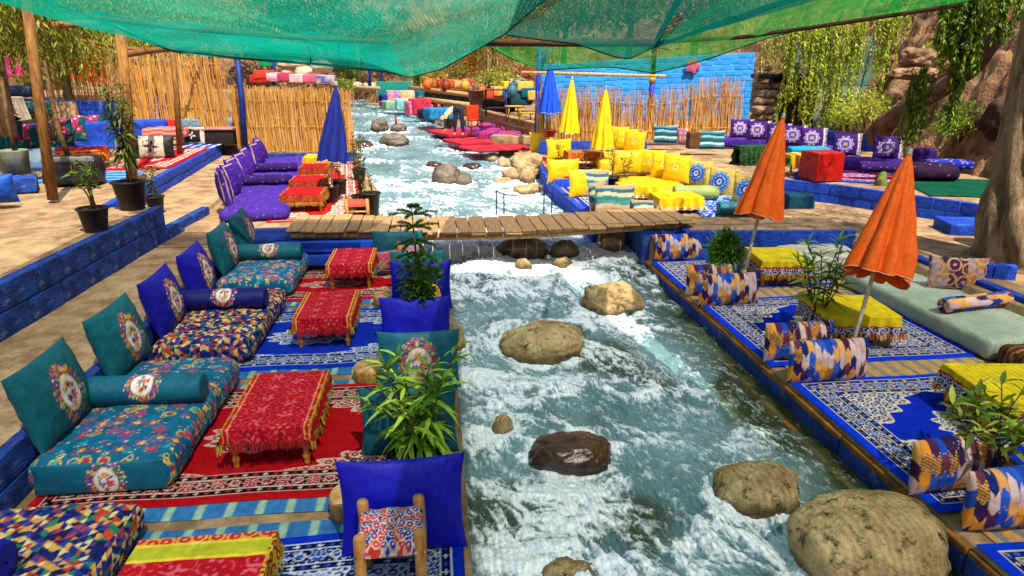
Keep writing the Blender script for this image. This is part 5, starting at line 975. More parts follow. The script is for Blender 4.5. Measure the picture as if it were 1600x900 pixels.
rt = thing('round_table', 'bright blue round table on the raised left floor', 'table', D(104, 137, 33)); MB().lathe([(.02, 0), (.28, .01), (.26, .04), (.05, .06), (.045, .7), (.6, .72), (.62, .75), (.01, .76)], 24).build('table', mat('blue_plastic', '1c6ad0', rough=.4), rt)
boxc('orange red counter on the raised left floor', 1.9, .6, .95, 'd04a20', D(134, 128, 37), .1, name='counter', cat='counter'); boxc('pink wall hanging at the far left', 1.4, .1, .9, 'c82a7a', D(22, 120, 36), name='wall_hanging', cat='textile')
for l, x, y, c, g in (('yellow lantern hanging behind the cane screen', 231, 102, 'd8b010', .28), ('white lantern hanging right of the yellow one', 252, 105, 'd8d0c0', .36), ('pale blue lantern hanging left of the yellow one', 220, 103, '9ab8c8', .3)):
    t = thing('lantern', l, 'lantern', D(x, y, 31), 0, 'hanging lanterns'); MB().lathe([(.05, 0), (g*.9, .05), (g, g*.8), (g*.7, g*1.3), (.05, g*1.5)], 16).build('shade', mat('lan_'+c, c, rough=.6, bump=0, trans=.3), t); MB().tube([(0, 0, g*1.5), (0, 0, g*1.5+.6)], .01, 4).build('cord', MATS['rope'], t)
tag(pillow_mb(.7, .5, .3, plain('1450b8')).build('cushion', m_satin, loc=U(-8, 318, .97), rot=(.3, 0, .3)), 'royal blue bag cushion at the left edge below the planter', 'cushion')
# ------------------------------------------------------------------ yellow seating beyond the bridge, right bank
def yel(u, v, sg=0): C = plain('e8b806', .2, 4)(u, v); s = rdgp(np.asarray(u)*.6, np.asarray(v)*.6, 6.); C[s > .93] = lin('c8901c'); return C
yp = ('yel', .62, .62, .2, lambda x, z, sg: petal(petal(yel(x, z), x, z, 0, .02, .07, 6, 'f4dc7a'), x, z, 0, .02, .03, 6, 'c8901c'), dict(n=40)); yp2 = ('yelw', .80, .58, .18, yel, dict(n=40))
GY_ = 'yellow cushions'
for i, (x, y, z) in enumerate(tuple(tuple(U(x_, y_, .66)) for x_, y_ in ((1054, 286), (1035, 281), (1015, 275)))): pil(('near', 'middle', 'far')[i]+' yellow back cushion of the nearer yellow sofa', yp, (x, y, z), -.62, -.25, m_satin, GY_)
for i, (x, y, z) in enumerate(tuple(tuple(U(x_, y_, .86)) for x_, y_ in ((989, 241), (976, 236), (964, 231)))): pil(('near', 'middle', 'far')[i]+' yellow back cushion of the farther yellow sofa', yp, (x, y, z), -.62, -.25, m_satin, GY_)
boxc('quilted yellow seat of the nearer yellow sofa', 1.3, 1.9, .28, yel, (4.62, 14.25, .42), -.12, m_satin, r=.09, name='yellow_sofa', cat='sofa'); boxc('quilted yellow seat of the farther yellow sofa', 1.2, 2.0, .28, yel, (4.75, 17.6, .6), -.12, m_satin, r=.09, name='yellow_sofa', cat='sofa')
pil('orange yellow side cushion at the end of the nearer sofa', yp2, U(982, 273, .68), .05, -.15, m_satin, GY_); pil('yellow cushion standing on the terrace edge by the small pot', yp2, U(880, 287, .44), .05, -.1, m_satin, GY_); pil('yellow cushion in the far corner by the stone heap', yp2, U(847, 236, .6), .05, -.1, m_satin, GY_); pil('yellow cushion turned sideways behind the yellow parasol', yp2, U(874, 250, .6), .3, -.1, m_satin, GY_)
pil('yellow edge cushion behind the striped one', yp2, U(915, 308, .43), .25, -.1, m_satin, GY_)
def strp(x, z, sg=0): return stripes(x, z, ('2a7a80', 'c8b890', '1c5f70', 'b08a6a', 'c8a878', 'b0906a', 'c8b090', '4a8a84'), .07)
def strp2(x, z, sg=0): return stripes(x, z, ('0f5a6a', '7aa8a8', '0a3a50', '2a7a88', 'c0c8b8', '0f4a60'), .06)
sp = ('strp', .78, .58, .16, strp, dict(n=50)); sp2 = ('strp2', .74, .52, .16, strp2, dict(n=50))
pil('tan and teal striped cushion on the terrace edge, farther one', sp, U(924, 308, .43), .02, -.1, m_cloth, 'striped cushions'); pil('tan and teal striped cushion on the terrace edge, nearer one', sp, U(960, 337, .43), .02, -.1, m_cloth, 'striped cushions'); pil('green and tan striped cushion turned edge on by the nearer striped one', sp, U(936, 330, .43), .9, -.1, m_cloth, 'striped cushions'); pil('striped cushion lying low beside the bridge', sp, U(1022, 342, .43)-[0, 0, .2], -.1, -.5, m_cloth, 'striped cushions')
pil('dark teal striped cushion before the reed fence, left one', sp2, U(1040, 224, .95), -.05, -.15, m_cloth, 'striped cushions'); pil('dark teal striped cushion before the reed fence, right one', sp2, U(1112, 234, .9), -.05, -.15, m_cloth, 'striped cushions')
pil('small printed cushion between the dark teal striped ones', ('prn', .34, .44, .14, lambda x, z, sg: paisley(x, z, '8a5a7a', 4)), U(1066, 224, .95), -.1, -.1, m_cloth); boxc('brown wooden box beside the dark teal striped cushion', .34, .3, .45, '5a3a1c', U(1083, 232, .92), 0, mat('box_wood', '6a4420', rough=.7), name='wooden_box', cat='box', r=.02)
def mand(x, z, sg):
    C = plain('b8a050')(x, z); 
    if sg > 0: return plain('1c5f8a')(x, z)
    for r_, c in ((.22, '1a4fa0'), (.2, '8ab8d8'), (.185, '1a5ab0'), (.13, 'c8dce8'), (.12, '1a4a9a'), (.06, 'b8d0e0'), (.03, '8a3a2a')): petal(C, x, z, -.02, 0, r_, 12, c, 0, .08)
    return C
mp = ('mand', .62, .60, .22, mand, dict(n=70)); MG = 'mandala cushions'
pil('sand cushion with blue mandala, far one', mp, U(1088, 293, .55), -H90+.75, -.25, m_cloth, MG); pil('sand cushion with blue mandala, middle one', mp, U(1124, 308, .55), -H90+.75, -.25, m_cloth, MG); pil('sand cushion with blue mandala, near one behind the far orange parasol', mp, U(1166, 322, .55), -H90+.85, -.2, m_cloth, MG)
o = bolster_mb(.85, .15, plain('8a9a50'), n=30).build('bolster', m_satin, loc=U(1086, 312, .6), rot=-.15); tag(o, 'olive sand bolster lying before the mandala cushions', 'bolster'); o = bolster_mb(.7, .13, plain('0f5f70'), n=30).build('bolster', m_satin, loc=U(1152, 336, .55), rot=-.1); tag(o, 'teal bolster at the near end of the mandala seat', 'bolster')
bl = lambda u, v: np.where((rdgp(u, v, 3) > .72)[..., None], LA('a8c0d0'), LA('1238b8'))
boxc('blue and white printed mattress under the mandala cushions', 1.2, 2.6, .16, bl, (5.35, 12.75, .43), -.05, name='floor_mattress', cat='mattress'); rug('carpet', 'blue carpet on the near part of the yellow terrace', 2.92, 11.95, 4.7, 15.5, .43, cp(1.78, 3.55, BLR, 4), n=(80, 130)); rug('carpet', 'red and cream carpet on the farther yellow terrace', 3.0, 15.7, 5.0, 19.8, .61, cp(2.0, 4.1, dict(field='d8b88a', dark='8a2018', light='e8d0a0', mid='c8402a', edge='b01c1c'), 4), n=(60, 80))
def ycl2(A, B): C = plain('e0b40c', .25, 6)(A, B); d = np.maximum(np.abs(A), np.abs(B)); s = rdgp(A, B, 2); m = d > .46; C[m] = np.where((s > .62)[..., None], LA('c8c0b0'), np.where((s > .4)[..., None], LA('9a2a2a'), LA('e0b81c')))[m]; return C
for l, lc, px, py, z, w in (('low table under a yellow cloth before the nearer yellow sofa', 'yellow cloth with pale printed hem before the nearer yellow sofa', 1000, 322, .43, .7), ('low table under a yellow cloth next to the bridge landing', 'yellow cloth with red corner stripes next to the bridge landing', 1063, 342, .43, .8), ('low table under an orange printed cloth on the farther yellow terrace', 'orange printed cloth on the farther yellow terrace', 915, 262, .61, .9)):
    a = U(px, py, z); low_table(l, a[0], a[1]+.3, z, w, .62, .38, 0, 'tables at the yellow seats'); table_cloth(lc, a[0], a[1]+.3, z, w, .62, .38, .2, .22, ycl2 if 'orange' not in lc else lambda A, B: np.where((rdgp(A, B, 5) > .6)[..., None], LA('d8901c'), LA('b8302a')), None, 0, 'cloths at the yellow seats', nn=(60, 60))
leafy_plant('small palm-like plant in a dark green pot on the yellow terrace', U(976, 297, .43), .62, 4, .2, .2, .04, DGREEN, 12, pot=(.2, .2), top=.3); leafy_plant('small plant in a black pot before the yellow parasol', U(914, 274, .45), .85, 3, .14, .16, .04, DGREEN, 14, pot=(.22, .22), top=.4); leafy_plant('small plant in a pot on the terrace edge by the yellow cushions', U(873, 256, .6), .5, 5, .12, .16, .035, ('3f6a2a', '5a8a34'), 12, pot=(.12, .15)); leafy_plant('plant in a dark pot standing by the striped cushion', U(955, 296, .43), .8, 4, .18, .16, .04, DGREEN, 12, pot=(.18, .28), top=.35)
t = thing('bucket', 'red bucket holding the bright blue parasol', 'bucket', D(858, 214, 20.85)); pot_parts(t, .22, .22, mat('red_plastic', 'c83a1c', rough=.4)); block_wall('blue_low_wall', 'blue wall behind the farther yellow seats', [(3.1, 20.5), (6.3, 20.2)], .6, 1.0, m_blue, ch=.3, bl=.6)
tag(MB().rbox(1.0, 3.6, .26, .03, res=.25, nz=.02).build('concrete_step', m_conc, loc=(6.62, 16.9, .34), rot=.17), 'long concrete step below the bright blue wall', 'step'); tag(MB().rbox(1.0, .7, .2, .02, res=.25, nz=.01).build('blue_step', m_blue, loc=(9.15, 10.55, .34), rot=-.3), 'single blue step at the foot of the right blue wall', 'step')
# ------------------------------------------------------------------ upper right terrace under the slope
def pmed(x, z, sg):
    C = plain('3a1a66')(x, z); C[(x > .22)] = lin('c8b8b0'); C[(x > .25) & (rdgp(x, z, 3) < .6)] = lin('4a2a5a')
    for r_, c in ((.20, 'c8b0c8'), (.18, '5a3a9a'), (.15, 'd0c0d0'), (.12, '4a4aa8'), (.05, 'c88a3a')): petal(C, x, z, -.06, 0, r_, 10, c, 0, .1)
    return C
um = ('pmed', .68, .56, .2, pmed, dict(n=60)); PG = 'purple medallion cushions'
for l, x, y, z in (('purple and white medallion cushion next to the stone pillar, left one', 1158, 216, 1.08), ('purple and white medallion cushion next to the stone pillar, right one', 1185, 219, 1.08), ('purple medallion cushion left of the far orange parasol tip', 1216, 224, 1.05), ('purple medallion cushion right behind the far orange parasol', 1240, 228, 1.05), ('large purple medallion cushion right of the far orange parasol', 1270, 233, 1.02), ('purple medallion cushion in the middle of the slope row', 1322, 244, 1.0), ('purple medallion cushion at the right of the slope row', 1386, 250, 1.0)):
    pil(l, um, U(x, y, z), -.35, -.25, m_cloth, PG)
for l, px, py, w, rz in (('purple mattress below the left medallion cushions', 1172, 230, 2.2, -.28), ('purple mattress behind the red box', 1265, 245, 2.2, -.5), ('purple mattress at the right of the slope row', 1360, 268, 2.0, -.55)): boxc(l, w, .8, .26, purp2, U(px, py, .76)+[0, .35, 0], rz, name='floor_mattress', cat='mattress', group='mattresses on the slope terrace')
block_wall('blue_back_wall', 'blue wall behind the purple medallion cushions', [U(1140, 205, .9)[:2]+[0, .6], U(1290, 222, .9)[:2]+[.2, .5], U(1420, 240, .85)[:2]+[.2, .6]], .74, 1.22, m_blue, ch=.3, bl=.5)
o = bolster_mb(1.0, .13, lambda u, v: purp(u, v, 0, '32145a'), n=40).build('bolster', m_cloth, loc=U(1378, 270, .9), rot=-.2); tag(o, 'purple bolster on the mattress at the right of the slope row', 'bolster')
boxc('dark purple bean-shaped cushion at the end of the slope row', 1.0, .7, .36, lambda u, v: purp(u, v, 0, '2a1030'), U(1465, 285, .76)+[0, .3, 0], -.2, r=.17); boxc('royal blue spotted cushion leaning behind the bean cushion', .85, .5, .16, lambda u, v: np.where((rdgp(u, v, 3) > .9)[..., None], LA('c8b0b0'), LA('1428a0')), U(1480, 262, 1.0), -.35, name='cushion'); boxc('dark purple cushion standing left of the spotted one', .4, .3, .5, '34185a', U(1440, 268, .85), -.2, name='cushion')
boxc('red lacquered cube table on the slope terrace', .62, .62, .6, 'a81410', U(1292, 284, .76)+[0, .3, 0], .1, mat('red_lacquer', 'a81410', '8a0f0c', rough=.35, bump=.1), r=.02, name='cube_table', cat='table'); q = U(1255, 275, .76); low_table('small table under a yellow and green cloth on the slope terrace', q[0], q[1]+.3, .76, .6, .5, .45); table_cloth('yellow and green cloth hanging over the small slope terrace table', q[0], q[1]+.3, .76, .6, .5, .45, .22, .3, lambda A, B: stripes(A, A*1.0, ('d8b01c', '2a6a2a', 'c89a1c', '7a3a1c', 'd8c030'), .12), None, nn=(40, 40))
gc = U(1172, 256, .76); table_cloth('dark green printed cloth over a chair at the blue wall', gc[0], gc[1], .76, .8, .25, .45, .08, .5, lambda A, B: np.where((rdgp(A*.6, B*.6, 4) > .55)[..., None], LA('2f5a2a'), LA('16301c')), None, .1, nn=(40, 40), name='draped_cloth'); boxc('light blue lying cushion behind the red cube', .9, .4, .16, '1c8ac0', U(1262, 240, 1.05), -.2, name='cushion')
rug('carpet', 'pink and blue carpet on the slope terrace', 8.1, 13.3, 10.6, 15.4, .757, cp(2.5, 2.1, dict(field='b82a4a', dark='1c3a8a', light='c8b0c0', mid='2a4ab0', edge='1a3ab0'), 3), n=(70, 60)).rotation_euler = (0, 0, -.55)
gt = rug('green_tarpaulin', 'wrinkled dark green tarpaulin spread beside the tree', 9.5, 11.3, 12.6, 13.6, .76, lambda u, v: plain('0f4a34', .3, 3)(u, v), 'tarpaulin', .02, (60, 40)); gt.rotation_euler = (0, 0, -.3)
pole('parasol_rod', 'thin pointed olive cushion edge before the near orange parasol', 'cushion', [U(1376, 290, .75), U(1382, 263, .95)], [.12, .05], mat('olive_cloth', '6a7a2a', rough=.8))
block_wall('blue_low_wall', 'small blue wall piece behind the near orange parasol', [(6.95, 8.2), (7.6, 7.9)], .3, .55, m_blue, ch=.25, bl=.4); boxc('dark teal box seat beside the far orange parasol', .5, .4, .35, '0f3a50', U(1246, 330, .36), -.2)
# ------------------------------------------------------------------ bright blue brick wall, stone pillar, concrete wall
w0, w1 = D(846, 190, 25.6), D(1168, 190, 24.6); bw_ = block_wall('blue_brick_wall', 'bright blue painted brick wall behind the reed fence', [w0[:2], w1[:2]], .9, [3.2, 3.62], m_sky, ch=.2, bl=.55, th=.2, name_b='brick')
for x, y, r in ((1082, 103, .26), (1098, 170, .2)): MB().lathe([(r, 0), (r*.9, .012), (.01, .014)], 18, lobes=5, lamp=.22).build('painted_flower', mat('pink_paint', 'c85a7a', rough=.8), bw_, loc=(D(x, y, 24.7)-np.array(bw_.location))+[0, -.02, 0], rot=(H90, 0, 0))
po = D(1192, 196, 22.2); sp_ = thing('stone_pillar', 'rough stone pillar carrying a slab beside the blue brick wall', 'pillar', (po[0], 22.2, .9)); r = random.Random(4)
for i in range(22): a = rock_mesh(r.uniform(.32, .5), .5, r.uniform(.22, .34), i*2.3, n=20, rough=.25).build('stone', m_rockg, sp_, loc=((i % 3-1)*.24+r.uniform(-.05, .05), r.uniform(-.1, .1), .12+(i//3)*.25), rot=r.uniform(-.4, .4))
MB().rbox(2.0, .7, .14, .03, res=.12, nz=.05).build('slab', m_rockg, sp_, loc=(.55, 0, 1.86)); MB().rbox(1.5, .5, 1.9, .05, res=.3, nz=.05).build('shade_block', mat('recess_shade', '2e241a', '1a140e', scale=3, rough=.9), sp_, loc=(1.05, .35, 0))  # solid dark box: its colour paints the shade of the opening under the slab
for l, x, y, w, h in (('sandy block lying on the slab of the stone pillar', 1193, 117, .62, .28), ('smaller sandy stone on top of the block on the pillar', 1197, 106, .42, .2), ('flat stone under the tin bucket on the slab', 1238, 121, .55, .12)): tag(rock_mesh(w, .4, h, x*.1, n=24, rough=.15, pal=ROCKPAL['sand_stone']).build('stone', MATS['sand_stone'], loc=D(x, y, 22.1)), l, 'stone', 'stones on the slab')
t = thing('bucket', 'upturned grey bucket on the slab of the stone pillar', 'bucket', D(1236, 117, 22.1)); MB().lathe([(.24, 0), (.23, .02), (.2, .34), (.17, .38), (.01, .39)], 18).build('body', mat('grey_plastic', '8f9a90', rough=.6), t)
m_gcon = mat('mossy_concrete', '6f7a68', '46503f', scale=1.5, rough=.9, bump=.4, c3='3a6a58', s3=1.2, r3=(.55, .7)); cw = thing('concrete_wall', 'grey green concrete wall under the hanging creepers', 'wall', (*D(1300, 190, 23.4)[:2], .9))
for i, (z, h) in enumerate(((0, 1.6), (1.6, 1.6))): MB().rbox(3.4, .4, h-.01, .02, res=.3, nz=.03, seed=i).build('wall_panel', m_gcon, cw, loc=(-.2, 0, z))
MB().tube([(.62, -.25, 0), (.75, -.24, 1.2), (.95, -.24, 3.1)], .03, 6).build('green_pipe', mat('green_pipe', '1c7a68', rough=.5), cw)
# ------------------------------------------------------------------ far right bank
def cb(label, x, y, z, w, d, h, patt, rz=.35, name='floor_cushion'): z = .95 if x < 700 else z; a = U(x, y, z); return boxc(label, w, d, h, patt, (a[0], a[1]+d/2, z), rz, r=.08, name=name, res=.06, group='seats along the far right bank')
pk = lambda a, b: (lambda u, v: np.where((rdgp(u*.5, v*.5, 3) > .6)[..., None], LA(b), LA(a)))
for l, x, y, w, h, pt in (('farthest blue seat cushion of the far bank row', 606, 160, 1.1, .5, '1c3a9a'), ('pink checked seat cushion near the far end of the row', 626, 160, 1.3, .6, pk('c83a6a', 'e0a0a8')), ('pink and red seat cushion second in the far row', 640, 164, 1.0, .5, pk('b82a5a', 'd88a90')), ('royal blue box seat in the far row', 600, 168, 1.3, .65, '1c3cb0') , ('royal blue box seat with pink cover in the middle of the far row', 601, 167, .5, .3, 'c04a9a'),
                       ('grey green seat cushion at the water of the far row', 612, 173, .9, .5, '7a9a80'), ('pale turquoise seat cushion of the far row', 632, 173, 1.1, .6, pk('5aa0a0', '8ac0b0')), ('crimson draped seat of the far row', 660, 180, 1.2, .75, pk('a81c3a', 'c83a50')), ('pink draped seat left of the crimson one', 648, 180, .8, .65, pk('d04a7a', 'e88aa0')), ('red checked cushion right of the crimson seat', 676, 180, .6, .5, pk('8a1c2a', 'c86a60')), ('blue teal rolled mattress near the person', 690, 188, 1.4, .5, pk('1c5a9a', '2a8aa8')), ('dark mattress before the blue teal one', 672, 186, .9, .4, '1c2a3a')):
    cb(l, x+ (30 if 'box seat' in l and 'pink' not in l else 0), y, .56, w, .9, h, pt)
for i, (x, c1, c2) in enumerate(((614, 'b83a6a', 'e0b0a8'), (625, '7a3a8a', 'b08ab0'), (635, 'c8783a', 'e0b080'), (645, 'c89070', 'e8c0a0'), (657, '0f6a80', '1c8a9a'))): pil(('pink patterned', 'purple patterned', 'orange patterned', 'peach patterned', 'plain teal')[i]+' back cushion of the far bank row', ('far%d' % i, .62, .75, .22, (lambda x, z, sg, a=c1, b=c2: pk(a, b)(x, z)), dict(n=24)), U(x, 163, 1.25), .05, -.15, m_cloth, 'back cushions of the far bank row')
m_redmat = mat('red_matting', 'c01a2c', '8a0f20', scale=2, rough=.85, c3='d04a70', s3=1.3, r3=(.55, .72))
for i, (x, y, w, d, h) in enumerate(((722, 214, 2.0, 2.4, .14), (752, 227, 2.2, 1.9, .12), (778, 236, 2.1, 1.4, .08))): a = U(x, y, .54); tag(MB().rbox(w, d, h, .04, res=.2, nz=.03).build('red_mattress', m_redmat, loc=(a[0], a[1]+d/2, .53), rot=.35), ('red mattress under the bending person', 'red mattress next to the one under the person', 'nearest low red mattress by the stone heap')[i], 'mattress', 'red mattresses on the far bank')
for i, (x, y) in enumerate(((758, 214), (782, 222), (775, 208))): cb(('purple and pink rolled mattress right of the person', 'purple and orange mattress nearest the stone heap', 'purple mattress at the low wall')[i], x, y, .56, 1.5, .7, .35, pk('5a2a8a', 'c83a5a'), -.5)
for i in range(6): a = U(662+12*i, 186+3.6*i, .5); tag(MB().rbox(.9, .5, .42, .05, res=.2).build('edge_block', mat('lilac_blue', '4a5ab0', '3a48a0', scale=3), loc=(a[0], a[1], .25), rot=.45+1.57-1.1), ('farthest', 'second farthest', 'third farthest', 'third nearest', 'second nearest', 'nearest')[i]+' lilac blue block in the row along the far right water', 'block', 'lilac blue edge blocks')
a = U(820, 226, .56); tag(MB().rbox(1.6, .7, .3, .03, res=.2, nz=.02).build('tan_bench', m_conc, loc=(a[0]-.3, a[1]+.4, .55), rot=-.3), 'tan block bench behind the stone heap', 'bench')
block_wall('stone_bench_wall', 'low tan stone wall along the far right bank', [D(845, 205, 23.5)[:2], U(745, 188, .8)[:2], U(690, 175, .9)[:2]], .5, [1.3, 1.35, 1.5], m_conc, ch=.3, bl=.7, th=.35); block_wall('stone_wall', 'upper tan stone wall below the far stalls', [D(800, 165, 31)[:2], D(650, 150, 40)[:2]], 1.2, [2.0, 2.1], m_rockg, ch=.3, bl=.8, th=.35)
for i, (x0, y0, x1, y1, Y) in enumerate(((640, 137, 790, 155, 34), (655, 154, 740, 165, 33), (532, 136, 592, 138, 44))): a, b = D(x0, y0, Y+3), D(x1, y1, Y-3); tag(MB().tube([a-a, b-a], .12, 6).build('plank_bench', m_wood, loc=a), ('upper plank bench along the far terraces', 'lower plank bench along the far terraces', 'plank bench across the head of the stream')[i], 'bench')
tb_ = thing('teal_board', 'upright teal board at the head of the stream', 'board', D(617, 150, 42)); MB().rbox(2.2, .08, .72, .02, res=.4).build('panel', mat('teal_board', '0f8a7a', '0a6a5c', rough=.6), tb_, loc=(0, 0, .1)); [MB().tube([(s*1.05, 0, -.4), (s*1.05, 0, .85)], .05, 6).build('post', m_wood, tb_) for s in (-1, 1)]
t = thing('bucket', 'tall grey brown bucket on the far terrace', 'bucket', D(744, 170, 29)); pot_parts(t, .34, .75, mat('bucket_grey', '6a5a4a', rough=.7)); leafy_plant('pink flowering plant above the tall bucket', D(744, 150, 29.1), .6, 7, .3, .2, .09, ('d88a98', 'c85a70', 'b8a060'), 12, name='flowering_plant', stem_r=.02)
sf = thing('shelf_unit', 'dark shelf stand with blue frame on the far terrace', 'shelf', D(775, 182, 26.5)); mk = mat('dark_metal', '1a1c24', rough=.5)
for s in (-.38, .38): MB().tube([(s, 0, 0), (s, 0, 1.0)], .04, 6).build('upright', m_blp if s > 0 else mk, sf)
for z in (.3, .62, .95): MB().rbox(.8, .5, .04, .01, res=.3).build('shelf', mk, sf, loc=(0, 0, z))
for i, (x, y) in enumerate(((802, 180), (822, 190))):
    t = thing('plastic_stool', ('farther', 'nearer')[i]+' yellow stool before the low stone wall', 'stool', D(x, y+2, 25), .2, 'yellow stools'); my = mat('yellow_plastic', 'd8a810', rough=.4); MB().rbox(.55, .36, .05, .02, res=.2).build('seat', my, t, loc=(0, 0, .33)); [MB().tube([(sx*.22, sy*.13, 0), (sx*.2, sy*.12, .34)], .025, 5).build('leg', my, t) for sx in (-1, 1) for sy in (-1, 1)]
rs = thing('red_chair', 'red plastic chair behind the bending person', 'chair', D(742, 206, 27.2), .3); mr_ = mat('red_plastic', 'c83a1c'); MB().rbox(.5, .5, .06, .02, res=.2).build('seat', mr_, rs, loc=(0, 0, .42)); MB().rbox(.5, .06, .55, .02, res=.2).build('backrest', mr_, rs, loc=(0, .22, .45)); [MB().tube([(sx*.2, sy*.2, 0), (sx*.2, sy*.2, .44)], .03, 5).build('leg', mr_, rs) for sx in (-1, 1) for sy in (-1, 1)]
for i, (x, y, w, c) in enumerate(((675, 132, 1.2, 'd87a1c'), (690, 133, .9, 'c83a3a'), (705, 133, 1.2, 'd05a2a'), (718, 134, 1.1, 'e06a1c'), (730, 132, .9, 'b83a4a'), (768, 150, 1.6, 'c84a2a'), (785, 146, 1.5, 'd88a1c'), (800, 148, 1.6, '1c6a70'), (818, 138, 1.2, 'd8b04a'), (806, 134, 1.2, '1c5a60'), (828, 148, 1.6, '0f5a68'), (795, 138, 1.0, 'd8b01c'), (836, 152, 1.4, 'c8a030'), (812, 160, 1.6, '16404a'))):
    boxc(('orange crate at the left end of the far stall', 'red crate of the far stall', 'orange red crate in the middle of the far stall', 'bright orange crate of the far stall', 'dark red crate at the right end of the far stall', 'red draped table on the far terrace', 'orange draped table on the far terrace', 'teal bench on the far terrace', 'sand striped cushion on the far terrace', 'dark teal cushion on the far terrace', 'teal rolled mattress left of the bright blue post', 'yellow cushion on the far terrace', 'mustard draped bench behind the bright blue post', 'dark teal bench below the rolled mattress')[i], w*.62, .6, .40, pk(c, 'd8b080') if i % 3 == 0 else c, D(x, y+4, 31 if i > 4 else 36), .2, name='crate' if i < 5 else 'draped_bench', cat='crate' if i < 5 else 'seat', res=.15, group='seats and crates on the far terraces')
for i, (x, y, Y, w, h, pal, l) in enumerate(((682, 128, 37, 1.3, .9, ('d8b040', 'e8d070', 'b89030'), 'yellow flowering bush behind the orange crates of the far stall'), (712, 126, 37.5, 1.6, 1.2, ('d8d070', 'c8c050', 'e8e0a0'), 'pale yellow bush in the middle of the far stall'), (738, 122, 38, 1.2, 1.6, ('d8601c', 'c84a1c', 'e08a30'), 'orange red bush above the pink flowering plant'), (765, 138, 33, 1.7, .9, ('a8b040', 'c8c860', '8a9a30'), 'pale green leafy heap left of the dark shelf'), (790, 132, 34, 1.8, 1.0, ('b8b848', 'd0c860', '98a038'), 'pale green leafy heap above the draped tables'), (820, 128, 34, 1.2, 1.2, ('c83a5a', 'd86a80', '8a9a30'), 'pink blossoming bush left of the bright blue post'),
    (655, 128, 40, 1.2, 1.0, ('6a8a24', '8a9a30'), 'green bush right of the teal board'), (548, 122, 46, 2.2, 1.2, ('4a6a1c', '5f7a24'), 'dark green bush above the stream head'), (472, 112, 39, 2.0, 1.3, ('5f7a24', '3f5a18'), 'dark bush between the pale rocks'), (540, 138, 43, 1.2, .7, ('7a9a2c', 'a0a838'), 'small green bush between the cream slab rocks'))):
    bushy(l, D(x, y+6, Y), w, h, 420, .2, .09, pal, name='bush', cat='bush', group='bushes of the far terraces', trunk=.02, seed=40+i, clumps=24)
for i, (x, y, Y, c) in enumerate(((668, 138, 35, 'c8641c'), (697, 140, 34.5, '8a3a1c'), (752, 150, 29.5, 'b85a2a'), (727, 140, 34, 'd8a030'), (800, 150, 28, '3a6a7a'))):
    t = thing('clay_jar', ('orange', 'dark red', 'brown', 'mustard', 'blue grey')[i]+' jar standing on the far terrace', 'jar', D(x, y+3, Y), 0, 'jars on the far terraces'); MB().lathe([(.12, 0), (.2, .12), (.24, .28), (.18, .44), (.12, .5), (.15, .56), (.13, .56), (.02, .5)], 16).build('body', mat('jar_'+c, c, rough=.5, bump=.1), t)
# red stake on its boulder
a = D(619, 198, ROCKS[19][1]-.05); tag(MB().tube([(0, 0, 0), (.0, 0, .5)], .05, 6).build('red_stake', mat('red_rust', 'a8301c', rough=.7), loc=a), 'short red stake standing on a small grey boulder', 'stake')
# ------------------------------------------------------------------ far left bank: pale capstones and pink stalls
for l, x0, y0, x1, y1, Y in (('large pale flat-topped rock at the far left bank', 434, 95, 486, 108, 36), ('pale rock on the right of the two large ones', 484, 95, 520, 113, 36), ('pale rounded rock under the flat-topped one', 462, 104, 488, 120, 35.5), ('small pale rock behind the stalls', 440, 106, 462, 118, 35.8), ('cream slab rock at the head of the stream, left one', 532, 127, 566, 139, 44.5), ('cream slab rock at the head of the stream, right one', 566, 129, 594, 139, 44.5)):
    a, b = D(x0, y1, Y), D(x1, y0, Y); w, h = b[0]-a[0], b[2]-a[2]; tag(rock_mesh(w, w*.7, h*1.1, x0*.3, n=30, rough=.1, pal=ROCKPAL['pale_rock']).build('pale_rock', mat('pale_rock', 'c8b898', '988468', scale=1.5, rough=.85), loc=((a[0]+b[0])/2, Y, (a[2]+b[2])/2)), l, 'rock', 'pale rocks')
for i, (x, y, w, c) in enumerate(((415, 118, 1.5, 'c83a2a'), (432, 122, 1.3, 'd04a7a'), (448, 122, 1.2, 'b83a5a'), (470, 124, 1.5, 'd8a0b0'), (492, 124, 1.6, 'c85a7a'), (510, 126, 1.4, '3a4a9a'), (405, 125, 1.2, 'b0302a'))): boxc(('red covered table at the left of the far left stalls', 'pink covered table of the far left stalls', 'crimson covered table of the far left stalls', 'pale pink covered table under the pale rocks', 'rose covered table right of the pale one', 'blue covered table nearest the stream head', 'dark red covered bench by the dark blue post')[i], w*.6, .8, .36, pk(c, 'd8c0b8') if i % 2 else c, D(x, y+5, 33), .1, name='covered_table', cat='table', res=.2, group='covered tables of the far left bank')
for i, (x, Y) in enumerate(((428, 33), (597, 44), (713, 40), (578, 44))): pole('blue_pole', ('dark pole at the far left stalls', 'slim blue pole by the stream head', 'slim blue pole right of the stream head', 'slim dark pole left of the teal board')[i], 'pole', [D(x, 135, Y), D(x-1, 84, Y)], .09, m_blp if i else m_bpost, group='far poles')
boxc('small green sheet hung behind the dark blue post', 2.2, .1, 1.1, '1c9a5a', D(438, 104, 38), name='green_sheet', cat='sheet', res=.3)
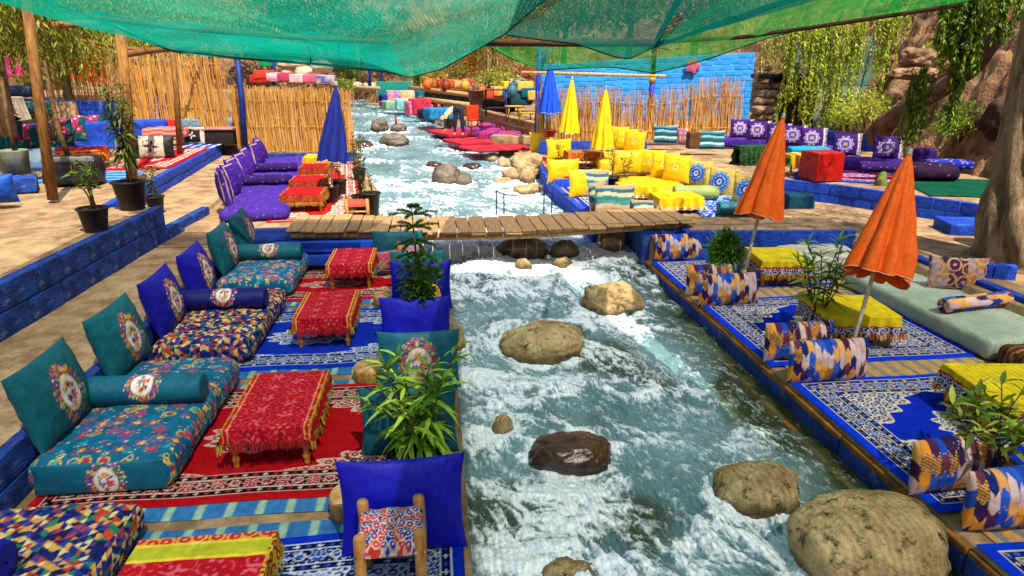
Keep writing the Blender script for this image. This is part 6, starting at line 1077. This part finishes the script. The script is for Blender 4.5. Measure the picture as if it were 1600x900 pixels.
# ------------------------------------------------------------------ the bending person
def person():
    a = U(718, 212, .745); t = thing('person', 'person in black trousers and cream top bending over the red mattress', 'person', a, math.radians(-10))
    J = dict(pel=(0, 0, .93), lhip=(.09, .0, .90), lkn=(.11, -.03, .48), lan=(.12, .03, .08), lto=(.13, -.13, .03), rhip=(-.09, 0, .90), rkn=(-.15, -.04, .48), ran=(-.17, .03, .08), rto=(-.19, -.13, .03), sp1=(-.13, -.06, .95), sp2=(-.30, -.10, .88), ch=(-.42, -.12, .80), nk=(-.50, -.15, .72), hd=(-.57, -.18, .64),
             lsh=(-.40, .05, .77), lel=(-.44, .02, .48), lwr=(-.47, -.06, .24), lhd=(-.49, -.10, .15), rsh=(-.42, -.28, .74), rel=(-.47, -.30, .46), rwr=(-.50, -.30, .22), rhd=(-.52, -.32, .13))
    Rr = dict(pel=.15, lhip=.115, rhip=.115, lkn=.075, rkn=.075, lan=.05, ran=.05, lto=.04, rto=.04, sp1=.14, sp2=.13, ch=.14, nk=.06, hd=.05, lsh=.07, rsh=.07, lel=.045, rel=.045, lwr=.032, rwr=.032, lhd=.03, rhd=.03)
    E_ = 'pel-lhip lhip-lkn lkn-lan lan-lto pel-rhip rhip-rkn rkn-ran ran-rto pel-sp1 sp1-sp2 sp2-ch ch-nk nk-hd ch-lsh lsh-lel lel-lwr lwr-lhd ch-rsh rsh-rel rel-rwr rwr-rhd'.split(); k = list(J)
    me = bpy.data.meshes.new('body'); me.from_pydata([J[q] for q in k], [[k.index(x) for x in e.split('-')] for e in E_], []); o = bpy.data.objects.new('body', me); COL.objects.link(o); o.parent = t
    sk = o.modifiers.new('skin', 'SKIN'); o.modifiers.new('sub', 'SUBSURF').levels = 2; o.modifiers['sub'].render_levels = 2
    for i, q in enumerate(k): me.skin_vertices[0].data[i].radius = (Rr[q],)*2
    me.skin_vertices[0].data[0].use_root = True
    m = bpy.data.materials.new('clothes_and_skin'); m.use_nodes = True; N = m.node_tree.nodes; L = m.node_tree.links; tc = N.new('ShaderNodeTexCoord'); sx = N.new('ShaderNodeSeparateXYZ'); L.new(tc.outputs['Object'], sx.inputs[0])
    def gt(s, v, inv=False): n = N.new('ShaderNodeMath'); n.operation = 'LESS_THAN' if inv else 'GREATER_THAN'; L.new(s, n.inputs[0]); n.inputs[1].default_value = v; return n.outputs[0]
    def mx(f, A, B):
        n = N.new('ShaderNodeMix'); n.data_type = 'RGBA'; L.new(f, n.inputs[0])
        for i, q in ((6, A), (7, B)):
            if isinstance(q, str): n.inputs[i].default_value = (*lin(q), 1)
            else: L.new(q, n.inputs[i])
        return n.outputs[2]
    low = mx(gt(sx.outputs[2], .12), 'a8684a', '14182a'); tor = mx(gt(sx.outputs[2], .26), 'a8684a', mx(gt(sx.outputs[2], .62), '1c2438', 'c8b48a')); L.new(mx(gt(sx.outputs[0], -.2, True), low, tor), N['Principled BSDF'].inputs['Base Color']); N['Principled BSDF'].inputs['Roughness'].default_value = .8; me.materials.append(m)
    h = rock_mesh(.17, .20, .22, 1.0, n=24, rough=.03).build('head', mat('skin', 'a8684a', rough=.6, bump=0), t, loc=(-.60, -.19, .60), rot=(0, .5, 0)); rock_mesh(.2, .22, .2, 2.0, n=24, rough=.1).build('headscarf', mat('cream_cloth', 'c8b48a', rough=.9), h, loc=(.02, .0, .035))
person()
# rubble and ledges on the right slope
rb = MB(); g_ = np.random.default_rng(12)
for i in range(240):
    X_ = g_.uniform(9, 22); Y_ = g_.uniform(9, 30); z_ = float(hill(np.array([X_]), np.array([Y_]))[0])
    if z_ < .9: continue
    w_ = g_.uniform(.1, .42); q_ = rock_mesh(w_*1.5, w_, w_*.6, i*1.7, n=14, rough=.5, pal=('9c7a58', '5c4430')); q_.v = [v+[X_, Y_, z_] for v in q_.v]; rb.add(np.concatenate(q_.v), np.concatenate(q_.f).reshape(-1, 4), np.concatenate(q_.c))
stuff(rb.build('rubble', mat('slope_rock', attr=True, scale=5, detail=10, rough=.9, bump=1., bscale=7, bdist=.06)))
for l, x0, y0, x1, y1, Y in (('large dark overhanging rock on the slope behind the big trunk', 1545, 150, 1640, 225, 14), ('broad pale rock ledge on the upper right slope', 1415, 75, 1470, 105, 18.5), ('lower pale rock ledge beside the hanging clump', 1410, 105, 1475, 125, 18)):
    a, b = D(x0, y1, Y), D(x1, y0, Y); w, h = b[0]-a[0], b[2]-a[2]; tag(rock_mesh(w, w*.8, h, x0*.3, n=60, rough=.3, pal=('5a4230', '2a1e16') if 'dark' in l else ('b08c68', '6c5038')).build('slope_rock', MATS['slope_rock'], loc=((a[0]+b[0])/2, Y+w*.2, (a[2]+b[2])/2)), l, 'rock', 'rocks of the right slope')
# ------------------------------------------------------------------ trees and hanging greenery
m_bark = mat('bark', 'a88e70', '5f4a36', scale=2.5, rough=.9, bump=.9, bscale=9, bdist=.05, squash=(3, 3, .6), c3='b39a7a', s3=2, r3=(.55, .7))
def gnarl(path, rad, n=40, k=60, lob=7, amp=.16, seed=0.):
    p = np.array(path, float); r = np.array(rad, float); q = np.linspace(0, len(p)-1, k); P = np.stack([np.interp(q, np.arange(len(p)), p[:, i]) for i in range(3)], -1); R = np.interp(q, np.arange(len(p)), r)
    t = np.gradient(P, axis=0); t /= np.linalg.norm(t, axis=1)[:, None]; a = np.cross(t, [0, 1, 0]); a /= np.linalg.norm(a, axis=1)[:, None]; b = np.cross(t, a); th = np.linspace(0, 2*math.pi, n, endpoint=False); TH, Q = np.meshgrid(th, q, indexing='ij')
    tw = TH+.35*Q; RR = R[None, :]*(1+amp*(np.abs(np.cos(tw*lob/2))-.6)+.5*amp*fbm(np.cos(TH)*2+seed, np.sin(TH)*2, Q*1.5, 4)); V = P[None]+RR[..., None]*(np.cos(TH)[..., None]*a[None]+np.sin(TH)[..., None]*b[None]); mb = MB(); mb.grid(V, wrap=True); return mb
def strands(mb, st, P0, length, n, spread, pal, L=.075, Wd=.02, dens=30, g=None, curl=.05):
    g = g or RNG
    for i in range(n):
        p0 = np.array(P0)+[g.normal(0, spread[0]), g.normal(0, spread[1]), g.normal(0, .08)]; ln = length*g.uniform(.35, 1.1); k = int(dens*ln); t = np.sort(g.random(k)); sw = g.normal(0, curl, 2); X = p0+np.stack([sw[0]*t*ln+.03*np.sin(t*9+i), sw[1]*t*ln, -t*ln], -1)
        st.tube([X[0], X[k//2], X[-1]], .005, 3, caps=False); dr = np.stack([g.normal(0, .6, k), g.normal(0, .6, k), -.7-.4*g.random(k)], -1); leaves(mb, X, dr, L*g.uniform(.7, 1.3, k), Wd, leafcols(k, pal)*g.uniform(.7, 1.2), .1)
def creeper(label, x, y0, y1, Y, n, spr, pal, L=.09, Wd=.028, dens=36, group='hanging creepers', name='hanging_creeper', curl=.05):
    n = int(n*1.15); dens *= 1.5; L *= 1.35; Wd *= 1.35; a = D(x, y0, Y); t = thing(name, label, 'creeper', a, 0, group); mb, st = MB(), MB(); strands(mb, st, (0, 0, 0), a[2]-D(x, y1, Y)[2], n, (spr, .15), pal, L, Wd, dens, np.random.default_rng(int(x)), curl); mb.build('foliage', m_leaf, t); st.build('stem', m_stem, t); return t
W1 = ('a8b830', 'c8c840', '8cac28', 'd8d454', '9cbc30')
for l, x, y0, y1, n, s in (('yellow green creeper strand left of the concrete wall', 1208, 52, 110, 10, .3), ('long creeper curtain over the bucket on the slab', 1250, 45, 200, 16, .22), ('creeper curtain over the middle of the concrete wall', 1285, 40, 195, 24, .25), ('wide creeper curtain over the right of the concrete wall', 1315, 38, 190, 22, .28), ('creeper curtain right of the green pipe', 1350, 30, 125, 22, .28), ('long thin creeper right of the concrete wall', 1388, 25, 145, 20, .2), ('short creeper fringe at the top right of the wall', 1412, 22, 70, 14, .25), ('short creeper fringe at the top of the concrete wall', 1268, 42, 95, 30, .6)):
    creeper(l, x, y0, y1, 21.6, n, s, W1)
for l, x, y0, y1, Y, n, s in (('dense dark green hanging clump beside the leaning trunk', 1512, -20, 105, 13.4, 60, .25), ('long dark green trailing strands under the dense clump', 1516, 60, 190, 13.4, 12, .1), ('dark green hanging clump at the upper right corner', 1560, -20, 70, 13, 26, .28), ('moss green trailing strand across the leaning trunk', 1440, 110, 225, 13.9, 16, .08)):
    creeper(l, x, y0, y1, Y, n, s, ('5f8418', '7fa024', '466a14', '98b030'), .09, .03, 50)
q0 = U(1590, 418, .3); tr = thing('tree', 'massive pale fluted tree trunk at the right edge', 'tree', q0); top = D(1652, 30, q0[1]+.3)-q0
gnarl([(0, 0, -.1), (0, 0, .2), D(1592, 345, q0[1])-q0, D(1607, 280, q0[1]+.1)-q0, D(1634, 130, q0[1]+.2)-q0, top, top*1.3], [.78, .58, .47, .43, .40, .38, .3], seed=3., lob=9, amp=.22).build('trunk', m_bark, tr); gnarl([(.35, -.45, -.1), (.38, -.4, .3), (.55, -.1, 1.0), (.9, .2, 2.2)], [.4, .32, .3, .26], seed=6., k=40).build('trunk', m_bark, tr)
mb, st = MB(), MB(); strands(mb, st, tuple(top*1.5+[0, 0, 1.6]), 2.2, 90, (1.2, 1.2), ('4f6f14', '6a8a1e', '3a5810'), .12, .035, 24, np.random.default_rng(2)); mb.build('crown', m_leaf, tr); st.build('twig', m_stem, tr)
lt = thing('leaning_tree', 'dark tree trunk leaning across the right slope', 'tree', D(1378, 205, 17.2)); q0 = np.array(lt.location); gnarl([D(1370, 214, 17.4)-q0, D(1384, 193, 16.8)-q0, D(1415, 170, 16.1)-q0, D(1470, 140, 15.3)-q0, D(1520, 105, 14.6)-q0, D(1560, 55, 14)-q0], [.3, .25, .2, .2, .19, .16], seed=9., amp=.12).build('trunk', mat('dark_bark', '7a5e44', '40301f', scale=3, rough=.9, bump=.9, bscale=10, bdist=.04), lt)
def shrub_px(label, x, y, Y, w, h, n, pal, sd): return bushy(label, D(x, y, Y), w, h, n, .14, .04, pal, name='shrub', cat='shrub', group='shrubs on the slope', trunk=.0, seed=sd, clumps=30)
shrub_px('yellow green shrub at the foot of the leaning trunk', 1350, 200, 18.5, 1.9, 1.2, 1100, W1, 1); shrub_px('yellow green shrub below the concrete wall', 1322, 205, 19.5, 1.2, .8, 600, W1, 2); shrub_px('green shrub on the slope right of the leaning trunk', 1500, 225, 15.5, 1.5, 1.0, 900, ('5f8a1c', '7a9a24', '94a62c'), 3); shrub_px('small shrub on the slope above the leaning trunk', 1470, 95, 19, 1.0, .9, 500, W1, 4); shrub_px('low shrub by the dark cave-like rock', 1560, 150, 16, .8, .5, 300, W1, 5)
def tree(label, x, yb, Y, h, w, pal, sd, n=2600, L=.35, Wd=.12, name='tree', group='background trees'):
    a = D(x, yb, Y); t = thing(name, label, 'tree', a, 0, group); g = np.random.default_rng(sd); cl = 46; c = g.normal(size=(cl, 3)); c /= np.linalg.norm(c, axis=1)[:, None]; c *= (g.random(cl)**.4)[:, None]; ctr = np.array([0, 0, h*.64]); sc = np.array([w/2, w/2, h*.38]); i_ = g.integers(0, cl, n); P = ctr+(c[i_]+g.normal(0, .13, (n, 3)))*sc
    dr = g.normal(0, 1, (n, 3))+[0, 0, -.2]; mb = MB(); leaves(mb, P, dr, L*g.uniform(.6, 1.2, n), Wd, leafcols(n, pal)*(.7+.6*g.random(cl)[i_])[:, None], .3); mb.build('crown', m_leaf, t); s = MB(); s.tube([(0, 0, -.5), (.1, 0, h*.3), (0, .1, h*.75)], [h*.035, h*.025, h*.01], 8)
    for q in c[:9]: s.tube([(.05, 0, h*.32), tuple(ctr*.7+q*sc*.4), tuple(ctr+q*sc*.9)], [h*.014, h*.009, h*.004], 5)
    s.build('trunk', m_bark, t); return t
def willow(label, x, yt, yb, Y, w, n, pal, sd, ln, group='weeping willows'):
    """weeping tree: trunk on the ground, branches arching over, strands hanging from them"""
    b = D(x, yb, Y); tp = D(x, yt, Y); h = tp[2]-b[2]; t = thing('weeping_willow', label, 'tree', b, 0, group); g = np.random.default_rng(sd); mb, st = MB(), MB(); br_ = MB(); br_.tube([(0, 0, -.3), (.1, 0, h*.5), (0, 0, h)], [.16, .12, .07], 8)
    for i in range(n): a = g.uniform(0, 6.28); r_ = w/2*g.uniform(.25, 1); e = np.array([r_*math.cos(a), r_*math.sin(a), h+g.uniform(-.5, .5)]); br_.tube([(0, 0, h*.8), tuple(e*[.5, .5, 1]+[0, 0, .3]), tuple(e)], [.04, .025, .012], 4); strands(mb, st, e, ln, 7, (.3, .3), pal, .15, .04, 17, g)
    br_.build('trunk', m_bark, t); mb.build('crown', m_leaf, t); st.build('twig', m_stem, t); return t
willow('weeping tree hanging over the upper left corner', 10, -50, 190, 16, 5.0, 80, ('7a9024', '98a430', 'b0b840'), 1, 1.9); willow('yellow green weeping tree behind the pergola', 110, -40, 170, 28, 9., 110, W1, 2, 3.2); willow('yellow green weeping tree behind the cane screen', 245, -5, 170, 33, 8., 80, W1, 3, 2.2); willow('weeping tree trailing strands at the far stalls', 760, 40, 150, 38, 8., 50, ('a0902c', 'b8a034', '7a8424'), 4, 3.0); willow('slim weeping tree behind the teal board', 650, 60, 140, 46, 7., 36, ('8a8a28', 'a39a30', '6a7a20'), 5, 2.6); willow('dark weeping tree left of the stream head', 560, 60, 130, 48, 8., 30, ('4a5a1c', '6a7024', '3a4a14'), 6, 2.4)
for l, x, yb, Y, h, w, pal, sd in (('bright yellow green tree behind the gap between the nets', 1080, 110, 33, 6.5, 7., YGREEN, 1), ('yellow green tree on the slope left of the net gap', 980, 100, 36, 6., 6., YGREEN, 2), ('dark green tree at the far left stalls', 505, 118, 46, 5., 6., DGREEN, 3), ('dark tree behind the far left stalls', 420, 115, 48, 5., 6.5, DGREEN, 4), ('olive tree on the far left slope', 330, 110, 46, 5., 7., ('6a7a24', '8a8a2c', '4f6018'), 5), ('olive tree behind the orange chairs', 160, 105, 44, 4.5, 6., ('6a7a24', '8a8a2c', '4f6018'), 6), ('dark green tree at the head of the stream', 590, 118, 52, 5., 6., DGREEN, 7), ('orange brown autumn tree above the far stall', 770, 120, 44, 5., 6., ('a8701c', 'c08a2a', '8a8a2c'), 8), ('olive tree at the far left edge', 40, 110, 42, 5., 7., ('6a7a24', '8a8a2c', '4f6018'), 9), ('yellow green tree above the bright blue wall', 880, 95, 40, 5., 7., YGREEN, 10)): tree(l, x, yb, Y, h, w, pal, sd)
